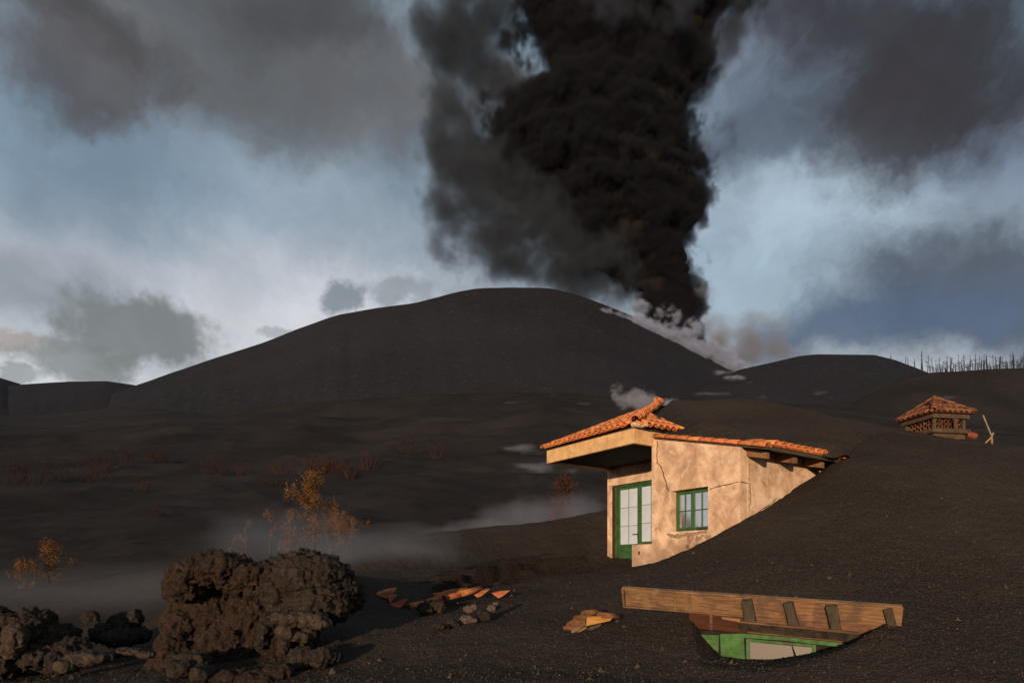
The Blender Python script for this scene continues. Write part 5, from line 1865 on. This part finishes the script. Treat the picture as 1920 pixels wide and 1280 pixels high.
smoke('brown_fume_smoke', 'brownish fume drifting right from the foot of the column', [
    (c_, r_, 760 + dz, rx * .667, 22, rz * .667, a) for (c_, r_, dz, rx, rz, a) in [
        (1325, 555, 0, 34, 34, .55), (1335, 620, 0, 44, 46, .9), (1375, 655, 0, 60, 48, 1.), (1430, 660, 0, 60, 40, .9), (1400, 610, 0, 44, 44, .5), (1455, 620, 0, 48, 48, .45), (1480, 650, 0, 44, 30, .5)]],
      (1.8, 3.0, 1.8), 0.040, (0.44, 0.43, 0.44), 36.0, 1.0, 0.34, 1.5, 0.0, 20.0, detail=6.0)
smoke('ground_steam_smoke', 'thin white steam jets streaking the plain under the right hill', [
    (c_, r_, d, rx * d / F, ry_, rz * d / F, a) for (c_, r_, d, rx, ry_, rz, a) in [
        (1352, 697, 500, 24, 6, 6, .9), (1373, 709, 500, 28, 6, 6, 1.), (1395, 720, 500, 26, 6, 6, 1.), (1420, 728, 500, 28, 6, 4, .95), (1440, 731, 500, 22, 6, 3, .8)]],
      (0.6, 1.2, 0.6), 0.075, (0.66, 0.69, 0.80), 7.0, 2.0, 0.42, 1.5, 0.0, 5.0, squash=(0.5, 1, 1.4), detail=6.0)
smoke('vent_steam_smoke', 'small white steam puff rising behind the tiled porch roof', [
    (c_, r_, 120 + dz, rx * .105, 2, rz * .105, a) for (c_, r_, dz, rx, rz, a) in [
        (1158, 735, 0, 18, 28, .7), (1185, 750, 0, 34, 26, 1.), (1220, 756, 0, 38, 20, 1.), (1255, 757, 0, 28, 12, .8), (1205, 736, 0, 34, 20, .5)]],
      (0.14, 0.3, 0.14), 0.45, (0.60, 0.60, 0.68), 3.2, 1.1, 0.42, 1.5, 0.0, 2.0, detail=6.0)
smoke('slope_steam_smoke', 'thin vapour streaks on the dark slope left of the porch', [
    (c_, r_, 150, rx * .132, 3.5, rz * .132, a) for (c_, r_, rx, rz, a) in [
        (978, 838, 44, 10, .8), (1015, 852, 44, 12, .9), (1005, 870, 50, 12, .7), (1045, 882, 46, 10, .6), (1000, 905, 30, 34, .55), (1012, 932, 26, 22, .5)]],
      (0.22, 0.5, 0.18), 0.085, (0.52, 0.52, 0.64), 4.0, 2.1, 0.60, 1.5, 0.0, 4.0, squash=(0.45, 1, 1.5), detail=6.0)
smoke('plain_vapour_smoke', 'faint pale vapour streaks along the plain below the cone', [
    (c_, r_, 330, rx * .289, 5, rz * .289, a) for (c_, r_, rx, rz, a) in [
        (1042, 777, 30, 5, .7), (1072, 771, 30, 6, .8), (975, 757, 34, 4, .7), (1035, 740, 34, 4, .7), (890, 797, 20, 5, .5), (1090, 757, 24, 4, .5), (1310, 737, 26, 2.5, .75), (1345, 739, 30, 2.5, .7), (1428, 745, 14, 3, .9), (1540, 736, 16, 3, .8),
        (1715, 749, 30, 4, .5), (1780, 744, 30, 4, .6)]],
      (0.6, 1.2, 0.35), 0.045, (0.58, 0.58, 0.68), 9.0, 1.8, 0.46, 1.5, 0.0, 6.0, squash=(0.35, 1, 1.6), detail=5.0)
smoke('dune_mist_smoke', 'low mist clinging behind the dune crest left of the house', [
    (c_, r_, 30, rx * .0263, 2.0, rz * .0263, a) for (c_, r_, rx, rz, a) in [
        (880, 992, 100, 24, .7), (960, 978, 110, 40, .9), (1040, 966, 110, 46, .9), (1110, 950, 80, 50, .8), (1010, 925, 90, 50, .35), (800, 1002, 100, 18, .4)]],
      (0.10, 0.2, 0.08), 0.14, (0.50, 0.50, 0.60), 2.6, 0.8, 0.28, 1.3, 0.0, 1.2)
smoke('tree_mist_smoke', 'bluish mist drifting among the orange trees and over the hollow', [
    (c_, r_, 20, rx * .0175, 2.0, rz * .0175, a) for (c_, r_, rx, rz, a) in [
        (480, 1010, 230, 90, .42), (570, 1015, 200, 75, .6), (670, 1035, 150, 44, .85), (760, 1030, 150, 60, .7), (790, 1065, 140, 50, .5), (660, 1075, 100, 50, .5)]],
      (0.10, 0.2, 0.08), 0.085, (0.44, 0.50, 0.60), 2.8, 0.8, 0.24, 1.2, 0.0, 1.2)
smoke('flat_mist_smoke', 'thin grey mist lying over the flat at the left', [
    (c_, r_, 22, rx * .0193, 5.5, rz * .0193, a) for (c_, r_, rx, rz, a) in [
        (60, 1130, 260, 80, .6), (240, 1120, 260, 80, .7), (360, 1110, 180, 80, .5), (-120, 1130, 240, 80, .5)]],
      (0.16, 0.3, 0.08), 0.022, (0.52, 0.54, 0.62), 3.5, 0.6, 0.10, 1.0, 0.0, 1.2)
